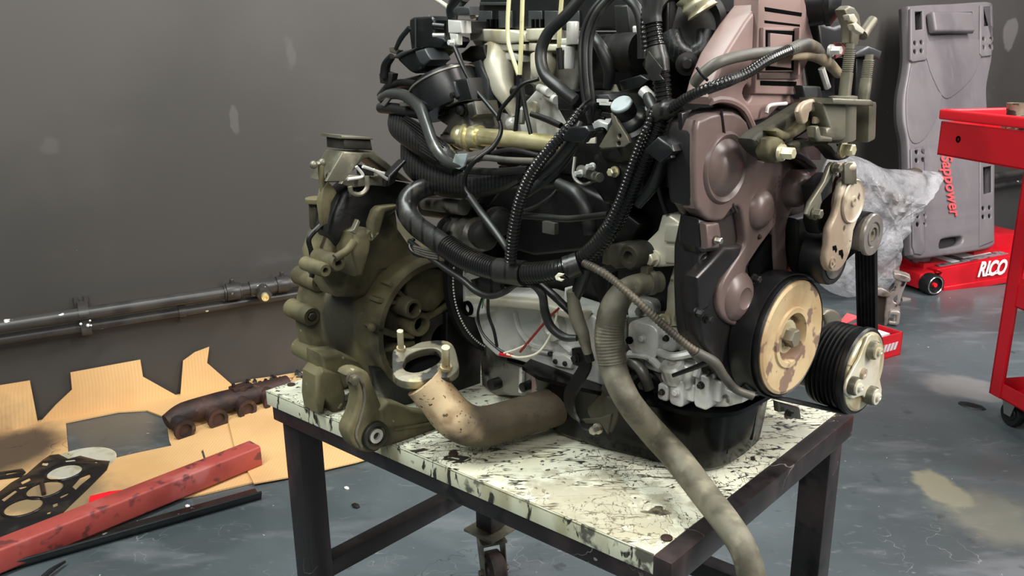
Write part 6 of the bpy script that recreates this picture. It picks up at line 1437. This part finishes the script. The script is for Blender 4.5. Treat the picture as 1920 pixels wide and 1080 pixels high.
# bosses inside, the round bore and small studs
for x, y, r, L_, mt in ((750, 570, 19, .055, 'olive_cast'), (770, 602, 23, .045, 'olive_cast'), (826, 634, 54, .030, 'olive_dark')):
    c = FE.P(x, y, E0 - .012); q = r * mpp(c); g = G()
    g.lathe(c - EX * .02, EX, [(0, 0), (q * 1.05, 0), (q, L_), (q * .9, L_ + .003), (q * .62, L_ + .003), (q * .56, L_ - .012), (0, L_ - .012)], 30); b_ = obj('bearing_boss', g, mt, gbx)
    g = G(); g.lathe(c - EX * .02, EX, [(0, L_ - .011), (q * .55, L_ - .011), (0, L_ - .010)], 24); obj('bore', g, 'bore_shade_black', b_)
fplate('inner_arm', [(690, 612), (700, 606), (742, 622), (780, 628), (778, 636), (740, 634), (700, 622)], E0 + .006, .02, 'olive_cast', gbx, bev=.003, sm=1)
g = G(); q = FE.P(697, 614, E0 + .008); g.ball(q, .007, 12); obj('arm_ball', g, 'olive_cast', gbx)
fplate('clutch_shield', [(838, 585), (862, 588), (896, 600), (904, 640), (902, 720), (890, 745), (850, 740), (836, 700)], E0 + .012, .02, 'engine_black', gbx, bev=.003, sm=1)
# bolt bosses on the outer rim
for a, rr_ in ((128, 1.3), (150, 1.34), (172, 1.34), (200, 1.34), (228, 1.3), (104, 1.28)):
    t = math.radians(a); d = -SX * math.cos(t) + Z * math.sin(t); c = GC + d * GR * rr_ - EX * .165; g = G()
    q = .0165; g.lathe(c - EX * .03, EX, [(0, 0), (q, 0), (q, .062), (q * .85, .068), (q * .5, .068), (q * .45, .058), (0, .058)], 22); b_ = obj('bolt_boss', g, 'olive_cast', gbx)
    g = G(); g.hexa(c + EX * .03, EX, .007, .010); obj('bolt', g, 'olive_dark', b_)
# upper housing: casing that rises towards the shifter
def gpl(name, pts, e, th, mat, par=None, bev=.005, sm=1): return fplate(name, pts, e, th, mat, par or gbx, bev=bev, sm=sm)
gpl('gear_casing', [(612, 462), (622, 436), (640, 400), (700, 372), (745, 380), (752, 430), (780, 470), (830, 480), (832, 520), (770, 500), (716, 520), (690, 560), (640, 560), (612, 520), (606, 480)], -.585, .075, 'olive_cast', bev=.014)
gpl('greasy_casing', [(620, 436), (628, 402), (644, 362), (672, 338), (704, 330), (740, 340), (775, 345), (790, 380), (748, 396), (720, 420), (676, 440), (634, 462)], -.572, .055, 'grease_black', bev=.012)
gpl('step_rib', [(660, 470), (668, 440), (686, 430), (700, 440), (696, 470), (682, 520), (668, 520)], -.535, .05, 'olive_cast', bev=.008)
gpl('casing_fin', [(706, 396), (714, 388), (748, 384), (744, 392), (724, 398), (712, 440), (700, 452), (698, 420)], -.53, .02, 'olive_cast', bev=.004)
gpl('casing_clip', [(656, 434), (664, 430), (672, 412), (676, 416), (668, 440)], -.525, .01, 'grey_cast', bev=.001)
g = G(); g.tube([FE.P(x, y, -.535) for x, y in ((628, 484), (650, 470), (664, 452))], .006, 10); obj('casing_vein', g, 'olive_cast', gbx)
for x, y, r in ((628, 492, 17), (604, 505, 14), (690, 440, 12)):
    c = FE.P(x, y, -.545); q = r * mpp(c); g = G(); g.lathe(c - EX * .05, EX, [(0, 0), (q, 0), (q, .055), (q * .8, .06), (q * .4, .06), (q * .35, .05), (0, .05)], 20); obj('bolt_boss', g, 'olive_cast', gbx)
# dark seam round the rear casing
g = G(); g.tube([FE.P(x, y, -.60) for x, y in ((628, 396), (604, 420), (580, 446), (583, 470), (588, 500), (584, 520))], .004, 8); obj('gasket_seam', g, 'engine_black', gbx)
gpl('end_cover', [(588, 384), (594, 374), (606, 380), (612, 420), (602, 440), (590, 430)], -.63, .02, 'olive_dark', bev=.006)
c = FE.P(592, 374, -.635); g = G(); g.lathe(c, Z, [(0, -.005), (.018, -.005), (.018, .002), (.012, .004), (0, .004)], 6); obj('breather_nut', g, 'olive_cast', gbx, bev=.001)
# shift bracket: folded sheet
sb = gpl('shift_bracket', [(612, 340), (640, 290), (646, 284), (680, 286), (702, 285), (768, 338), (774, 342), (756, 340), (692, 296), (682, 298), (648, 336), (640, 342), (618, 342)], -.57, .05, 'grey_cast', bev=.002, sm=0)
gpl('bracket_web', [(612, 340), (642, 286), (682, 288), (660, 322), (644, 340)], -.55, .006, 'grey_cast', sb, bev=.001, sm=0)
gpl('bracket_box', [(643, 258), (696, 260), (700, 282), (644, 280)], -.575, .05, 'olive_dark', sb, bev=.004, sm=0)
gpl('box_lid', [(640, 254), (698, 258), (700, 262), (640, 260)], -.57, .06, 'grey_cast', sb, bev=.001, sm=0)
gpl('mount_plate', [(640, 345), (652, 328), (700, 330), (724, 322), (730, 338), (724, 350), (700, 348), (660, 352)], -.555, .01, 'grey_cast', sb, bev=.002, sm=0)
for pts in (((668, 312), (680, 330), (652, 336)), ((680, 312), (720, 326)), ((700, 318), (732, 340))):
    g = G(); g.tube([FE.P(x, y, -.545) for x, y in pts], .0025, 8); obj('lever_rod', g, 'alu', sb)
gpl('lever_block', [(680, 310), (702, 312), (702, 330), (682, 328)], -.545, .02, 'iron', sb, bev=.002, sm=0)
g = G(); c = FE.P(672, 352, -.535); g.tube([FE.P(x, y, -.535) for x, y in ((656, 350), (660, 362), (676, 364), (688, 352), (688, 330))], .0035, 8); obj('hook', g, 'grey_cast', sb)
gpl('black_arm', [(730, 330), (742, 318), (760, 300), (764, 304), (748, 322), (742, 342), (728, 350)], -.54, .02, 'engine_black', sb, bev=.003, sm=0)
# selector lever on the left
lv = G(); lv.tube([FE.P(x, y, -.575) for x, y in ((608, 378), (604, 345), (602, 318), (604, 306))], .0045, 10); lvo = obj('selector_lever', lv, 'olive_cast', gbx)
for x, y in ((588, 309), (604, 305), (618, 330)): g = G(); g.ball(FE.P(x, y, -.575), .006, 12); obj('ball_joint', g, 'grey_cast', lvo)
g = G(); g.tube([FE.P(588, 309, -.575), FE.P(604, 305, -.575)], .0035, 8); obj('link', g, 'grey_cast', lvo)
gpl('lever_foot', [(600, 380), (606, 352), (616, 340), (630, 356), (632, 362), (622, 380), (616, 420), (606, 424)], -.57, .012, 'olive_cast', lvo, bev=.002)
# feet and torque arm under the gearbox
gpl('foot', [(594, 706), (606, 690), (640, 700), (650, 740), (642, 792), (628, 784), (622, 764), (612, 752), (608, 776), (596, 776), (592, 750)], -.60, .05, 'olive_cast', bev=.007)
gpl('foot_neck', [(600, 664), (640, 660), (690, 684), (676, 712), (650, 730), (612, 726), (602, 700)], -.605, .05, 'olive_cast', bev=.010)
tw0 = [(650, 705), (660, 694), (676, 692), (692, 700), (700, 720), (716, 760), (726, 790), (726, 826), (710, 846), (690, 850), (668, 842), (656, 826), (652, 806), (664, 780), (672, 745), (666, 722)]
ta = fplate('torque_arm', tw0, -.445, .028, 'olive_cast', gbx, bev=.005, sm=2)
g = G(); g.tube([FE.P(x, y, -.444) for x, y in ((656, 700), (676, 712), (684, 745), (676, 785), (668, 815), (678, 838))], .0022, 8); obj('forged_edge', g, 'grey_cast', ta)
c = FE.P(703, 816, -.444); q = 28 * mpp(c); g = G(); g.lathe(c - EX * .03, EX, [(0, 0), (q, 0), (q, .032), (q * .93, .036), (q * .72, .036), (q * .70, .030), (0, .030)], 36); bu_ = obj('bush', g, 'olive_dark', ta)
g = G(); g.lathe(c, EX, [(q * .50, 0), (q * .50, .005), (q * .26, .005), (q * .25, -.01), (0, -.01)], 28); obj('bush_sleeve', g, 'alu', bu_)
ebolt('bolt', 660, 711, -.443, 13, .010, 'grey_cast', ta)
ar = [(712, 770), (728, 752), (748, 756), (780, 770), (830, 776), (850, 790), (850, 800), (800, 815), (740, 834), (720, 840)]
fplate('arm_beam', ar, -.440, .025, 'olive_cast', ta, bev=.005, sm=1)
g = G(); g.tube([FE.P(x, y, -.439) for x, y in ((738, 805), (790, 797), (826, 790))], .0025, 8); obj('beam_rib', g, 'olive_cast', ta)
gpl('shadow_casing', [(700, 690), (740, 690), (800, 716), (836, 742), (820, 770), (770, 764), (730, 758), (706, 720)], -.545, .02, 'grease_black', bev=.006)  # black plate put in for the shadow below the bell
